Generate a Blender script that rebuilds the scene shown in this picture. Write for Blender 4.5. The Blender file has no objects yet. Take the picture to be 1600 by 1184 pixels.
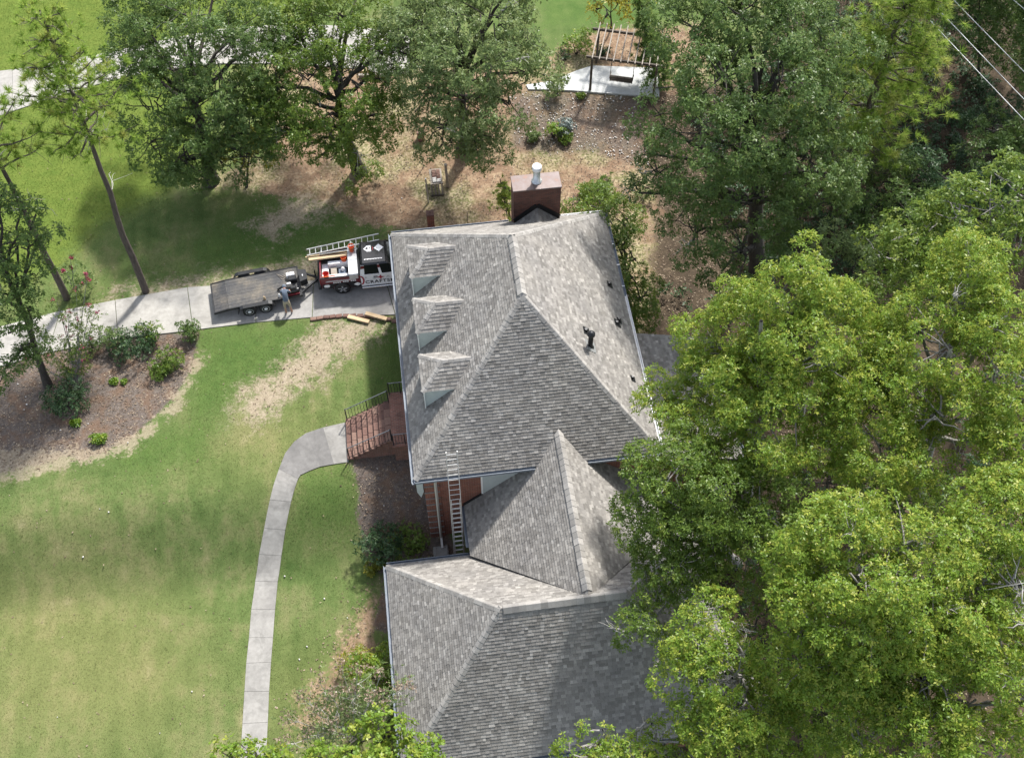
import bpy, bmesh, math, random
import numpy as np
from mathutils import Vector, Matrix

# ---------------------------------------------------------------- camera, sky, sun
C = bpy.context.scene.collection
scene = bpy.context.scene
cam_data = bpy.data.cameras.new('camera'); cam = bpy.data.objects.new('camera', cam_data); C.objects.link(cam)
rt, up, fw = Vector((0.991335, -0.131325, -0.003013)), Vector((0.110745, 0.823205, 0.556839)), Vector((0.070646, 0.552347, -0.830615))
cam.matrix_world = Matrix(((rt.x, up.x, -fw.x, 0), (rt.y, up.y, -fw.y, 0), (rt.z, up.z, -fw.z, 0), (0, 0, 0, 1)))
cam.location = Vector((1.20, -23.09, 45.94))
cam_data.lens = 39.378; cam_data.sensor_width = 36; cam_data.clip_start = 0.5; cam_data.clip_end = 2000
scene.camera = cam
SUN_DIR = Vector((0.42, 0.68, 1.0)).normalized()          # towards the sun
world = bpy.data.worlds.new('World'); scene.world = world; world.use_nodes = True
wn = world.node_tree; bg = wn.nodes['Background']
sky = wn.nodes.new('ShaderNodeTexSky'); sky.sky_type = 'NISHITA'; sky.sun_disc = False
sky.sun_elevation = math.asin(SUN_DIR.z); sky.sun_rotation = math.atan2(SUN_DIR.x, SUN_DIR.y)
sky.air_density = 1.0; sky.dust_density = 2.0; sky.ozone_density = 1.0
hs = wn.nodes.new('ShaderNodeHueSaturation'); hs.inputs['Saturation'].default_value = 0.55      # thin high cloud: a paler sky
wn.links.new(sky.outputs[0], hs.inputs['Color']); wn.links.new(hs.outputs[0], bg.inputs[0]); bg.inputs[1].default_value = 0.13
sd = bpy.data.lights.new('sun', 'SUN'); sd.energy = 3.3; sd.angle = math.radians(4.0); sd.color = (1.0, 0.965, 0.91)
sun = bpy.data.objects.new('sun', sd); C.objects.link(sun)
sun.rotation_euler = (-SUN_DIR).to_track_quat('-Z', 'Y').to_euler(); sun.location = (20, 30, 60)
vs = scene.view_settings; vs.view_transform = 'Standard'; vs.look = 'None'; vs.exposure = 1.2; vs.gamma = 1.0
vs.use_curve_mapping = False
scene.cycles.max_bounces = 6; scene.cycles.transparent_max_bounces = 8

# ---------------------------------------------------------------- materials
def newmat(name):
    m = bpy.data.materials.new(name); m.use_nodes = True
    nt = m.node_tree; b = nt.nodes['Principled BSDF']
    return m, nt, b
def node(nt, typ, **kw):
    n = nt.nodes.new(typ)
    for k, v in kw.items():
        if k.startswith('i_'):
            key = k[2:]
            n.inputs[int(key) if key.isdigit() else key].default_value = v
        else: setattr(n, k, v)
    return n
def ramp(nt, stops, fac=None, mode='LINEAR'):
    r = nt.nodes.new('ShaderNodeValToRGB'); r.color_ramp.interpolation = mode
    e = r.color_ramp.elements
    while len(e) < len(stops): e.new(0.5)
    for x, (p, c) in zip(e, stops): x.position = p; x.color = (*c, 1) if len(c) == 3 else c
    if fac is not None: nt.links.new(fac, r.inputs[0])
    return r
def mixc(nt, fac, a, b, mode='MIX'):
    m = nt.nodes.new('ShaderNodeMix'); m.data_type = 'RGBA'; m.blend_type = mode
    for s, v in ((0, fac), (6, a), (7, b)):
        if isinstance(v, (int, float)): m.inputs[s].default_value = v
        elif isinstance(v, tuple): m.inputs[s].default_value = (*v, 1)
        else: nt.links.new(v, m.inputs[s])
    return m.outputs[2]
def mth(nt, op, a, b=0.0, c=0.0, clamp=False):
    m = nt.nodes.new('ShaderNodeMath'); m.operation = op; m.use_clamp = clamp
    for i, v in enumerate((a, b, c)):
        if isinstance(v, (int, float)): m.inputs[i].default_value = v
        else: nt.links.new(v, m.inputs[i])
    return m.outputs[0]
def pos(nt): return nt.nodes.new('ShaderNodeNewGeometry').outputs['Position']
def noise(nt, scale, detail=4, rough=0.55, vec=None, dist=0.0, col=False):
    n = nt.nodes.new('ShaderNodeTexNoise'); n.inputs['Scale'].default_value = scale
    n.inputs['Detail'].default_value = detail; n.inputs['Roughness'].default_value = rough; n.inputs['Distortion'].default_value = dist
    nt.links.new(vec if vec is not None else pos(nt), n.inputs['Vector'])
    return n.outputs[1 if col else 0]
def bump(nt, b, h, strength=0.4, dist=0.02):
    n = nt.nodes.new('ShaderNodeBump'); n.inputs['Strength'].default_value = strength; n.inputs['Distance'].default_value = dist
    nt.links.new(h, n.inputs['Height']); nt.links.new(n.outputs[0], b.inputs['Normal'])
def plain(name, col, rough=0.6, metal=0.0, var=0.25, scale=6.0, spec=0.4, coat=0.0):
    m, nt, b = newmat(name)
    f = noise(nt, scale, 5, 0.6)
    r = ramp(nt, [(0.3, tuple(c * (1 - var) for c in col)), (0.7, tuple(min(1, c * (1 + var)) for c in col))], f)
    nt.links.new(r.outputs[0], b.inputs['Base Color'])
    b.inputs['Roughness'].default_value = rough; b.inputs['Metallic'].default_value = metal
    b.inputs['Specular IOR Level'].default_value = spec; b.inputs['Coat Weight'].default_value = coat
    return m
def leafmat(name, dark, mid, light, tip, trans=0.3, rough=0.42, spec=0.45, gloss_var=True):
    m, nt, b = newmat(name)
    g = nt.nodes.new('ShaderNodeNewGeometry')
    r = ramp(nt, [(0.0, dark), (0.5, mid), (1.0, light)], g.outputs['Random Per Island'])
    at = nt.nodes.new('ShaderNodeAttribute'); at.attribute_name = 'tip'
    c = mixc(nt, at.outputs['Fac'], r.outputs[0], tip)
    nt.links.new(c, b.inputs['Base Color'])
    b.inputs['Roughness'].default_value = rough; b.inputs['Specular IOR Level'].default_value = spec
    t = nt.nodes.new('ShaderNodeBsdfTranslucent')
    c2 = mixc(nt, 0.35, c, tuple(min(1, x * 1.6) for x in tip))
    nt.links.new(c2, t.inputs['Color'])
    ms = nt.nodes.new('ShaderNodeMixShader'); ms.inputs[0].default_value = trans
    nt.links.new(b.outputs[0], ms.inputs[1]); nt.links.new(t.outputs[0], ms.inputs[2])
    nt.links.new(ms.outputs[0], nt.nodes['Material Output'].inputs['Surface'])
    return m
M = {}
def shinglemat(name, stops, island=True):
    m, nt, b = newmat(name)
    if island: f = nt.nodes.new('ShaderNodeNewGeometry').outputs['Random Per Island']
    else: f = nt.nodes.new('ShaderNodeObjectInfo').outputs['Random']
    r = ramp(nt, stops, f)
    n1 = noise(nt, 55, 3, 0.7); n2 = noise(nt, 0.55, 4, 0.55); n3 = noise(nt, 6.0, 3, 0.6)
    c = mixc(nt, 0.55, r.outputs[0], ramp(nt, [(0.3, (0.45, 0.45, 0.45)), (0.7, (1.35, 1.33, 1.3))], n1).outputs[0], 'MULTIPLY')
    c = mixc(nt, 0.6, c, ramp(nt, [(0.3, (0.80, 0.80, 0.82)), (0.7, (1.12, 1.10, 1.06))], n2).outputs[0], 'MULTIPLY')
    c = mixc(nt, 0.5, c, ramp(nt, [(0.3, (0.85, 0.85, 0.85)), (0.7, (1.1, 1.1, 1.08))], n3).outputs[0], 'MULTIPLY')
    nt.links.new(c, b.inputs['Base Color']); b.inputs['Roughness'].default_value = 0.92
    b.inputs['Specular IOR Level'].default_value = 0.2
    bump(nt, b, n1, 0.5, 0.004)
    return m
M['shingle'] = shinglemat('shingle', [(0.0, (0.160, 0.152, 0.142)), (0.3, (0.204, 0.195, 0.183)), (0.75, (0.250, 0.239, 0.225)), (0.96, (0.298, 0.286, 0.269)), (1.0, (0.35, 0.336, 0.316))])
M['cap'] = shinglemat('cap_shingle', [(0.0, (0.235, 0.226, 0.215)), (1.0, (0.35, 0.338, 0.322))], False)
M['underlay'] = plain('roof_underlay', (0.06, 0.06, 0.062), 0.9)
def brickmat(name, c1, c2, mortar, scale=1.0, rough=0.9):
    m, nt, b = newmat(name)
    uv = nt.nodes.new('ShaderNodeUVMap'); uv.uv_map = 'uv'
    bt = nt.nodes.new('ShaderNodeTexBrick'); nt.links.new(uv.outputs[0], bt.inputs['Vector'])
    bt.inputs['Scale'].default_value = 1.0; bt.inputs['Brick Width'].default_value = 0.215 * scale; bt.inputs['Row Height'].default_value = 0.075 * scale
    bt.inputs['Mortar Size'].default_value = 0.006 * scale; bt.inputs['Bias'].default_value = -0.1
    bt.inputs['Color1'].default_value = (*c1, 1); bt.inputs['Color2'].default_value = (*c2, 1); bt.inputs['Mortar'].default_value = (*mortar, 1)
    n = noise(nt, 3.0, 5, 0.6); n2 = noise(nt, 40, 3, 0.6)
    c = mixc(nt, 0.7, bt.outputs[0], ramp(nt, [(0.3, (0.62, 0.6, 0.58)), (0.7, (1.2, 1.18, 1.15))], n).outputs[0], 'MULTIPLY')
    c = mixc(nt, 0.5, c, ramp(nt, [(0.3, (0.75, 0.75, 0.75)), (0.7, (1.2, 1.2, 1.2))], n2).outputs[0], 'MULTIPLY')
    nt.links.new(c, b.inputs['Base Color']); b.inputs['Roughness'].default_value = rough
    bump(nt, b, mth(nt, 'SUBTRACT', 1.0, bt.outputs['Fac']), 0.6, 0.008)
    return m
M['brick'] = brickmat('red_brick', (0.27, 0.085, 0.05), (0.16, 0.05, 0.033), (0.30, 0.26, 0.22))
M['brick_step'] = brickmat('step_brick', (0.24, 0.105, 0.075), (0.15, 0.07, 0.052), (0.26, 0.23, 0.20))
M['brick_chimney'] = brickmat('chimney_brick', (0.13, 0.052, 0.037), (0.075, 0.032, 0.026), (0.10, 0.085, 0.075))
def brickpiece(name):
    m, nt, b = newmat(name)
    f = nt.nodes.new('ShaderNodeObjectInfo').outputs['Random']
    r = ramp(nt, [(0, (0.115, 0.066, 0.052)), (0.5, (0.155, 0.086, 0.067)), (1, (0.20, 0.128, 0.098))], f)
    c = mixc(nt, 0.7, r.outputs[0], ramp(nt, [(0.3, (0.6, 0.6, 0.6)), (0.7, (1.25, 1.2, 1.2))], noise(nt, 14, 5, 0.65)).outputs[0], 'MULTIPLY')
    nt.links.new(c, b.inputs['Base Color']); b.inputs['Roughness'].default_value = 0.9
    return m
M['brick_piece'] = brickpiece('loose_brick')
def concretemat(name, lo, hi, stain, stain_amt=0.6, scale=0.5):
    m, nt, b = newmat(name)
    n1 = noise(nt, scale, 6, 0.62); n2 = noise(nt, 5, 5, 0.6); n3 = noise(nt, 70, 2, 0.6)
    c = ramp(nt, [(0.32, lo), (0.68, hi)], n1).outputs[0]
    c = mixc(nt, 0.6, c, ramp(nt, [(0.3, (0.78, 0.77, 0.76)), (0.7, (1.12, 1.12, 1.12))], n2).outputs[0], 'MULTIPLY')
    c = mixc(nt, 0.5, c, ramp(nt, [(0.3, (0.8, 0.8, 0.8)), (0.7, (1.15, 1.15, 1.15))], n3).outputs[0], 'MULTIPLY')
    sm = ramp(nt, [(0.5, (0, 0, 0)), (0.72, (1, 1, 1))], noise(nt, scale * 1.7, 4, 0.6, dist=0.6)).outputs[0]
    sepf = mth(nt, 'MULTIPLY', sm, stain_amt)
    c = mixc(nt, sepf, c, stain)
    oi = nt.nodes.new('ShaderNodeObjectInfo')
    c = mixc(nt, 0.5, c, ramp(nt, [(0, (0.86, 0.86, 0.86)), (1, (1.08, 1.08, 1.07))], oi.outputs['Random']).outputs[0], 'MULTIPLY')
    nt.links.new(c, b.inputs['Base Color']); b.inputs['Roughness'].default_value = 0.88; b.inputs['Specular IOR Level'].default_value = 0.25
    bump(nt, b, n3, 0.25, 0.006)
    return m
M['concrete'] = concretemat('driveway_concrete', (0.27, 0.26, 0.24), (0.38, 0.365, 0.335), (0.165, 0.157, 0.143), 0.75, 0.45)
M['concrete_dark'] = concretemat('shaded_driveway_concrete', (0.22, 0.215, 0.205), (0.31, 0.30, 0.285), (0.14, 0.135, 0.128), 0.6, 0.5)  # darker copy of the concrete: shade by the pickup put into its colour
M['walk'] = concretemat('sidewalk_concrete', (0.215, 0.208, 0.194), (0.31, 0.30, 0.28), (0.14, 0.135, 0.124), 0.7, 0.9)
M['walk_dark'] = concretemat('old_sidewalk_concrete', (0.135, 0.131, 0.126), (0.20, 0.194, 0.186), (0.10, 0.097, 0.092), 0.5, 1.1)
M['patio'] = concretemat('patio_concrete', (0.42, 0.43, 0.42), (0.50, 0.51, 0.50), (0.34, 0.35, 0.34), 0.4, 0.4)
M['white'] = plain('white_paint', (0.78, 0.78, 0.76), 0.5, 0, 0.06)
M['siding'] = plain('grey_green_siding', (0.44, 0.48, 0.47), 0.55, 0, 0.06)
M['gutter'] = plain('grey_gutter_metal', (0.17, 0.195, 0.23), 0.55, 0.0, 0.12)
M['gutter_white'] = plain('white_gutter_metal', (0.72, 0.72, 0.72), 0.4, 0.0, 0.08)
M['soffit'] = plain('soffit_paint', (0.55, 0.56, 0.55), 0.6, 0, 0.06)
M['downspout'] = plain('downspout_metal', (0.52, 0.50, 0.46), 0.45, 0.1, 0.1)
M['black'] = plain('black_rubber', (0.018, 0.018, 0.019), 0.6, 0, 0.2)
M['black_metal'] = plain('black_metal', (0.022, 0.023, 0.025), 0.4, 0.3, 0.3)
M['tar'] = plain('black_flashing', (0.012, 0.012, 0.013), 0.5, 0, 0.2)
M['steel'] = plain('galvanised_steel', (0.55, 0.56, 0.56), 0.35, 0.7, 0.15)
M['alu'] = plain('aluminium', (0.60, 0.60, 0.58), 0.4, 0.35, 0.1)
M['tread'] = plain('toolbox_aluminium', (0.50, 0.51, 0.52), 0.35, 0.5, 0.12)
M['iron'] = plain('wrought_iron', (0.03, 0.03, 0.032), 0.5, 0.3, 0.2)
M['rail_top'] = plain('worn_iron_handrail', (0.20, 0.21, 0.22), 0.35, 0.4, 0.2)
def rustmat():
    m, nt, b = newmat('rusted_chimney_cap')
    n1 = noise(nt, 2.6, 6, 0.62)
    c = ramp(nt, [(0.3, (0.135, 0.108, 0.105)), (0.55, (0.11, 0.078, 0.07)), (0.8, (0.17, 0.075, 0.042))], n1).outputs[0]
    nt.links.new(c, b.inputs['Base Color']); b.inputs['Roughness'].default_value = 0.5; b.inputs['Metallic'].default_value = 0.25
    return m
M['rust'] = rustmat()
def woodmat(name, a, c2, scale=(2, 18, 18)):
    m, nt, b = newmat(name)
    tc = nt.nodes.new('ShaderNodeNewGeometry'); mp = nt.nodes.new('ShaderNodeMapping'); mp.inputs['Scale'].default_value = scale
    nt.links.new(tc.outputs['Position'], mp.inputs[0])
    n1 = noise(nt, 1.0, 5, 0.6, mp.outputs[0], 0.4)
    c = ramp(nt, [(0.3, a), (0.7, c2)], n1).outputs[0]
    oi = nt.nodes.new('ShaderNodeObjectInfo')
    c = mixc(nt, 0.6, c, ramp(nt, [(0, (0.75, 0.75, 0.75)), (1, (1.15, 1.15, 1.15))], oi.outputs['Random']).outputs[0], 'MULTIPLY')
    nt.links.new(c, b.inputs['Base Color']); b.inputs['Roughness'].default_value = 0.8
    return m
M['lumber'] = woodmat('new_lumber', (0.38, 0.27, 0.155), (0.52, 0.40, 0.25))
M['oldwood'] = woodmat('weathered_wood', (0.17, 0.145, 0.12), (0.33, 0.29, 0.24))
M['darkwood'] = woodmat('dark_stained_wood', (0.055, 0.045, 0.036), (0.11, 0.09, 0.072))
M['deck'] = None
def deckmat():
    m, nt, b = newmat('worn_trailer_deck')
    n1 = noise(nt, 1.3, 5, 0.6); n2 = noise(nt, 9, 5, 0.65)
    c = ramp(nt, [(0.38, (0.032, 0.033, 0.036)), (0.52, (0.062, 0.058, 0.053)), (0.70, (0.125, 0.108, 0.083))], n1).outputs[0]
    c = mixc(nt, 0.7, c, ramp(nt, [(0.3, (0.6, 0.6, 0.6)), (0.7, (1.5, 1.45, 1.4))], n2).outputs[0], 'MULTIPLY')
    nt.links.new(c, b.inputs['Base Color']); b.inputs['Roughness'].default_value = 0.6
    return m
M['deck'] = deckmat()
M['paint_black'] = plain('black_car_paint', (0.012, 0.012, 0.013), 0.25, 0, 0.1, coat=0.4)
M['paint_maroon'] = plain('maroon_car_wrap', (0.12, 0.008, 0.014), 0.3, 0, 0.12, coat=0.3)
M['paint_white'] = plain('white_car_wrap', (0.74, 0.75, 0.76), 0.3, 0, 0.04, coat=0.3)
M['glass'] = plain('dark_car_glass', (0.010, 0.011, 0.013), 0.06, 0, 0.1, spec=0.6)
M['print_white'] = plain('white_print', (0.75, 0.75, 0.76), 0.5, 0, 0.03)
M['print_black'] = plain('black_print', (0.02, 0.02, 0.022), 0.5, 0, 0.05)
M['print_red'] = plain('red_print', (0.30, 0.012, 0.03), 0.5, 0, 0.05)
M['orange'] = plain('orange_plastic', (0.62, 0.10, 0.022), 0.45, 0, 0.08)
M['red_plastic'] = plain('red_plastic', (0.48, 0.035, 0.025), 0.45, 0, 0.08)
M['lamp_red'] = plain('tail_lamp_red', (0.35, 0.015, 0.015), 0.2, 0, 0.05)
M['chrome'] = plain('chrome', (0.62, 0.62, 0.63), 0.2, 0.8, 0.05)
M['skin'] = plain('skin', (0.40, 0.22, 0.15), 0.6, 0, 0.08)
M['shirt'] = plain('blue_grey_shirt', (0.10, 0.125, 0.165), 0.85, 0, 0.12, 14)
M['shorts'] = plain('tan_shorts', (0.36, 0.31, 0.22), 0.85, 0, 0.12, 14)
M['hat'] = plain('grey_cap', (0.12, 0.14, 0.17), 0.85, 0, 0.1, 14)
M['shoe'] = plain('brown_boot', (0.10, 0.06, 0.04), 0.7, 0, 0.15)
M['hair'] = plain('dark_hair', (0.03, 0.02, 0.015), 0.7, 0, 0.2)
M['eye'] = plain('eye', (0.05, 0.04, 0.035), 0.2, 0, 0.0)
def barkmat(name, a, c2, sc=(9, 9, 1.6)):
    m, nt, b = newmat(name)
    tc = nt.nodes.new('ShaderNodeNewGeometry'); mp = nt.nodes.new('ShaderNodeMapping'); mp.inputs['Scale'].default_value = sc
    nt.links.new(tc.outputs['Position'], mp.inputs[0])
    n1 = noise(nt, 1.6, 6, 0.65, mp.outputs[0], 0.3)
    nt.links.new(ramp(nt, [(0.3, a), (0.7, c2)], n1).outputs[0], b.inputs['Base Color']); b.inputs['Roughness'].default_value = 0.9
    bump(nt, b, n1, 0.8, 0.03)
    return m
M['bark_pine'] = barkmat('pine_bark', (0.045, 0.036, 0.031), (0.125, 0.10, 0.085))
M['bark_dark'] = barkmat('dark_bark', (0.025, 0.021, 0.018), (0.07, 0.06, 0.05))
M['bark_pale'] = barkmat('pale_bark', (0.13, 0.12, 0.11), (0.30, 0.285, 0.265))
M['twig'] = barkmat('bare_pale_twig', (0.33, 0.31, 0.28), (0.52, 0.50, 0.47))
M['leaf_oak'] = leafmat('bright_oak_leaf', (0.108, 0.195, 0.024), (0.150, 0.250, 0.030), (0.195, 0.290, 0.040), (0.38, 0.40, 0.07), 0.42, 0.42, 0.3)
M['leaf_oak_mid'] = leafmat('mid_oak_leaf', (0.076, 0.138, 0.022), (0.108, 0.18, 0.029), (0.145, 0.215, 0.038), (0.24, 0.29, 0.055), 0.4, 0.42, 0.3)
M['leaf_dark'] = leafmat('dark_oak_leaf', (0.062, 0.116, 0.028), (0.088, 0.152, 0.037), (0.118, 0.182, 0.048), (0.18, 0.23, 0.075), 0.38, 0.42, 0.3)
M['leaf_grey'] = leafmat('grey_green_leaf', (0.095, 0.15, 0.046), (0.128, 0.188, 0.06), (0.165, 0.225, 0.08), (0.25, 0.29, 0.12), 0.38, 0.42, 0.3)
M['leaf_yellow'] = leafmat('yellow_green_leaf', (0.12, 0.165, 0.018), (0.19, 0.225, 0.025), (0.28, 0.28, 0.035), (0.42, 0.34, 0.04), 0.36)
M['leaf_gold'] = leafmat('golden_leaf', (0.16, 0.19, 0.02), (0.26, 0.26, 0.026), (0.37, 0.33, 0.03), (0.42, 0.33, 0.03), 0.35)
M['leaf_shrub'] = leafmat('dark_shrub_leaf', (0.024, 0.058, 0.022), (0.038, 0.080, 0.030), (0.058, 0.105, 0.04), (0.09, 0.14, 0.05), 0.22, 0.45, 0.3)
M['leaf_lime'] = leafmat('lime_plant_leaf', (0.095, 0.19, 0.018), (0.14, 0.25, 0.025), (0.20, 0.31, 0.035), (0.3, 0.35, 0.05), 0.35)
M['leaf_blue'] = leafmat('blue_grey_leaf', (0.10, 0.14, 0.125), (0.14, 0.185, 0.17), (0.19, 0.23, 0.215), (0.24, 0.26, 0.24), 0.2)
M['needle'] = leafmat('pine_needles', (0.14, 0.25, 0.034), (0.19, 0.32, 0.046), (0.25, 0.37, 0.065), (0.38, 0.4, 0.11), 0.5, 0.5, 0.2)
M['needle_soft'] = leafmat('young_pine_needles', (0.075, 0.155, 0.035), (0.11, 0.205, 0.048), (0.15, 0.24, 0.06), (0.22, 0.27, 0.08), 0.45, 0.5, 0.2)
M['petal'] = leafmat('pink_petal', (0.30, 0.035, 0.08), (0.38, 0.06, 0.11), (0.44, 0.11, 0.16), (0.45, 0.14, 0.18), 0.2)
M['dry_bloom'] = leafmat('dry_seed_head', (0.17, 0.125, 0.09), (0.26, 0.195, 0.14), (0.33, 0.255, 0.19), (0.33, 0.24, 0.19), 0.2)
M['grass'] = leafmat('grass_blade', (0.072, 0.112, 0.028), (0.106, 0.145, 0.042), (0.15, 0.178, 0.06), (0.34, 0.305, 0.16), 0.45, 0.6, 0.15)
M['lush'] = leafmat('lush_grass_blade', (0.068, 0.118, 0.02), (0.1, 0.158, 0.028), (0.14, 0.19, 0.04), (0.21, 0.22, 0.06), 0.35, 0.6, 0.15)
M['litter'] = leafmat('leaf_litter', (0.075, 0.052, 0.036), (0.16, 0.115, 0.08), (0.30, 0.24, 0.17), (0.4, 0.33, 0.24), 0.05, 0.8, 0.2)
M['stone'] = plain('pale_stone', (0.52, 0.50, 0.47), 0.8, 0, 0.2, 3)
M['wire'] = plain('weathered_cable', (0.45, 0.46, 0.47), 0.5, 0.3, 0.1)

# ---------------------------------------------------------------- helpers
def ss(t):
    t = np.clip(t, 0, 1); return t * t * (3 - 2 * t)
def H(x, y):                                            # height of the terrain
    x = np.asarray(x, float); y = np.asarray(y, float)
    return -2.0 * ss((3.4 - y) / 4.6) + 0.9 * ss((y - 21) / 6.5) * ss((x + 1) / 5)
def tagit(o, label=None, cat=None, group=None, kind=None):
    if label: o['label'] = label
    if cat: o['category'] = cat
    if group: o['group'] = group
    if kind: o['kind'] = kind
    return o
def link(o, parent=None):
    C.objects.link(o)
    if parent is not None:
        o.parent = parent
        o.matrix_parent_inverse = Matrix.Translation(-Vector(parent['_w'])) if '_w' in parent else Matrix.Identity(4)
    return o
ROOTS = []
def thing(name, label, cat, loc=(0, 0, 0), group=None):
    o = bpy.data.objects.new(name, None); o.empty_display_size = 0.3; C.objects.link(o); o.location = loc
    o['_w'] = tuple(float(t) for t in loc); ROOTS.append(o)
    return tagit(o, label, cat, group)
class MB:
    def __init__(s): s.v = []; s.f = []; s.m = []; s.X = None
    def add(s, vs, fs, mi=0):
        n = len(s.v)
        for p in vs:
            p = Vector(p); s.v.append(tuple(s.X @ p) if s.X is not None else tuple(p))
        for f in fs: s.f.append(tuple(n + i for i in f)); s.m.append(mi)
    def box(s, lo, hi, mi=0, mat=None):
        x0, y0, z0 = lo; x1, y1, z1 = hi
        vs = [(x0, y0, z0), (x1, y0, z0), (x1, y1, z0), (x0, y1, z0), (x0, y0, z1), (x1, y0, z1), (x1, y1, z1), (x0, y1, z1)]
        if mat is not None: vs = [mat @ Vector(p) for p in vs]
        s.add(vs, [(3, 2, 1, 0), (4, 5, 6, 7), (0, 1, 5, 4), (1, 2, 6, 5), (2, 3, 7, 6), (3, 0, 4, 7)], mi)
    def bbox(s, lo, hi, b=0.02, mi=0):                   # box with bevelled vertical edges and top
        x0, y0, z0 = lo; x1, y1, z1 = hi
        def ring(i, z): return [(x0 + i + b, y0 + i, z), (x1 - i - b, y0 + i, z), (x1 - i, y0 + i + b, z), (x1 - i, y1 - i - b, z), (x1 - i - b, y1 - i, z), (x0 + i + b, y1 - i, z), (x0 + i, y1 - i - b, z), (x0 + i, y0 + i + b, z)]
        vs = ring(0, z0) + ring(0, z1 - b) + ring(b, z1)
        fs = [tuple(range(7, -1, -1)), tuple(range(16, 24))]
        for k in (0, 8):
            for i in range(8): j = (i + 1) % 8; fs.append((k + i, k + j, k + 8 + j, k + 8 + i))
        s.add(vs, fs, mi)
    def beam(s, a, b, w, h, mi=0, upv=(0, 0, 1)):
        a, b = Vector(a), Vector(b); d = (b - a); L = d.length; d.normalize()
        u = Vector(upv); r = d.cross(u)
        if r.length < 1e-4: r = d.cross(Vector((1, 0, 0)))
        r.normalize(); u = r.cross(d)
        m = Matrix(((d.x, r.x, u.x, a.x), (d.y, r.y, u.y, a.y), (d.z, r.z, u.z, a.z), (0, 0, 0, 1)))
        s.box((0, -w / 2, -h / 2), (L, w / 2, h / 2), mi, m)
    def tube(s, pts, rad, n=8, mi=0, cap=True):
        pts = [Vector(p) for p in pts]
        if isinstance(rad, (int, float)): rad = [rad] * len(pts)
        rings = []; prev = None
        for i, p in enumerate(pts):
            d = (pts[min(i + 1, len(pts) - 1)] - pts[max(i - 1, 0)])
            if d.length < 1e-9: d = Vector((0, 0, 1))
            d.normalize()
            if prev is None:
                a = Vector((1, 0, 0)) if abs(d.x) < 0.8 else Vector((0, 1, 0)); u = d.cross(a).normalized()
            else:
                u = prev - d * prev.dot(d); u = u.normalized() if u.length > 1e-6 else d.orthogonal().normalized()
            prev = u; w = d.cross(u)
            rings.append([p + (u * math.cos(t) + w * math.sin(t)) * rad[i] for t in [2 * math.pi * k / n for k in range(n)]])
        vs = [q for r in rings for q in r]; fs = []
        for i in range(len(pts) - 1):
            for k in range(n): k2 = (k + 1) % n; fs.append((i * n + k, i * n + k2, (i + 1) * n + k2, (i + 1) * n + k))
        if cap: fs.append(tuple(range(n - 1, -1, -1))); fs.append(tuple((len(pts) - 1) * n + k for k in range(n)))
        s.add(vs, fs, mi)
    def lathe(s, c, prof, n=20, mi=0, axis='z'):
        vs = []; fs = []
        for (r, h) in prof:
            for k in range(n):
                a = 2 * math.pi * k / n; x, y = r * math.cos(a), r * math.sin(a)
                p = (x, y, h) if axis == 'z' else ((x, h, y) if axis == 'y' else (h, x, y))
                vs.append((c[0] + p[0], c[1] + p[1], c[2] + p[2]))
        for i in range(len(prof) - 1):
            for k in range(n): k2 = (k + 1) % n; fs.append((i * n + k, i * n + k2, (i + 1) * n + k2, (i + 1) * n + k))
        s.add(vs, fs, mi)
        s.add([vs[k] for k in range(n)], [tuple(range(n))], mi); s.add(vs[-n:], [tuple(range(n))], mi)
    def prism(s, poly, z0, z1, mi=0, mat=None):          # polygon in xy extruded in z
        n = len(poly); vs = [(p[0], p[1], z0) for p in poly] + [(p[0], p[1], z1) for p in poly]
        if mat is not None: vs = [mat @ Vector(p) for p in vs]
        fs = [tuple(range(n - 1, -1, -1)), tuple(range(n, 2 * n))] + [(i, (i + 1) % n, n + (i + 1) % n, n + i) for i in range(n)]
        s.add(vs, fs, mi)
    def mesh(s, name, mats):
        me = bpy.data.meshes.new(name); me.from_pydata(s.v, [], s.f)
        for m in (mats if isinstance(mats, (list, tuple)) else [mats]): me.materials.append(M[m] if isinstance(m, str) else m)
        me.polygons.foreach_set('material_index', s.m); me.update()
        bm = bmesh.new(); bm.from_mesh(me); bmesh.ops.recalc_face_normals(bm, faces=bm.faces)
        uv = bm.loops.layers.uv.new('uv')
        for f in bm.faces:
            n = f.normal
            for l in f.loops:
                p = l.vert.co
                l[uv].uv = (p.x, p.y) if abs(n.z) > 0.7 else ((p.y, p.z) if abs(n.x) > abs(n.y) else (p.x, p.z))
        bm.to_mesh(me); bm.free()
        return me
    def build(s, name, mats, parent=None, smooth=False, **kw):
        o = bpy.data.objects.new(name, s.mesh(name, mats)); link(o, parent)
        if smooth: o.data.polygons.foreach_set('use_smooth', [True] * len(o.data.polygons))
        return tagit(o, **kw)
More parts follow.
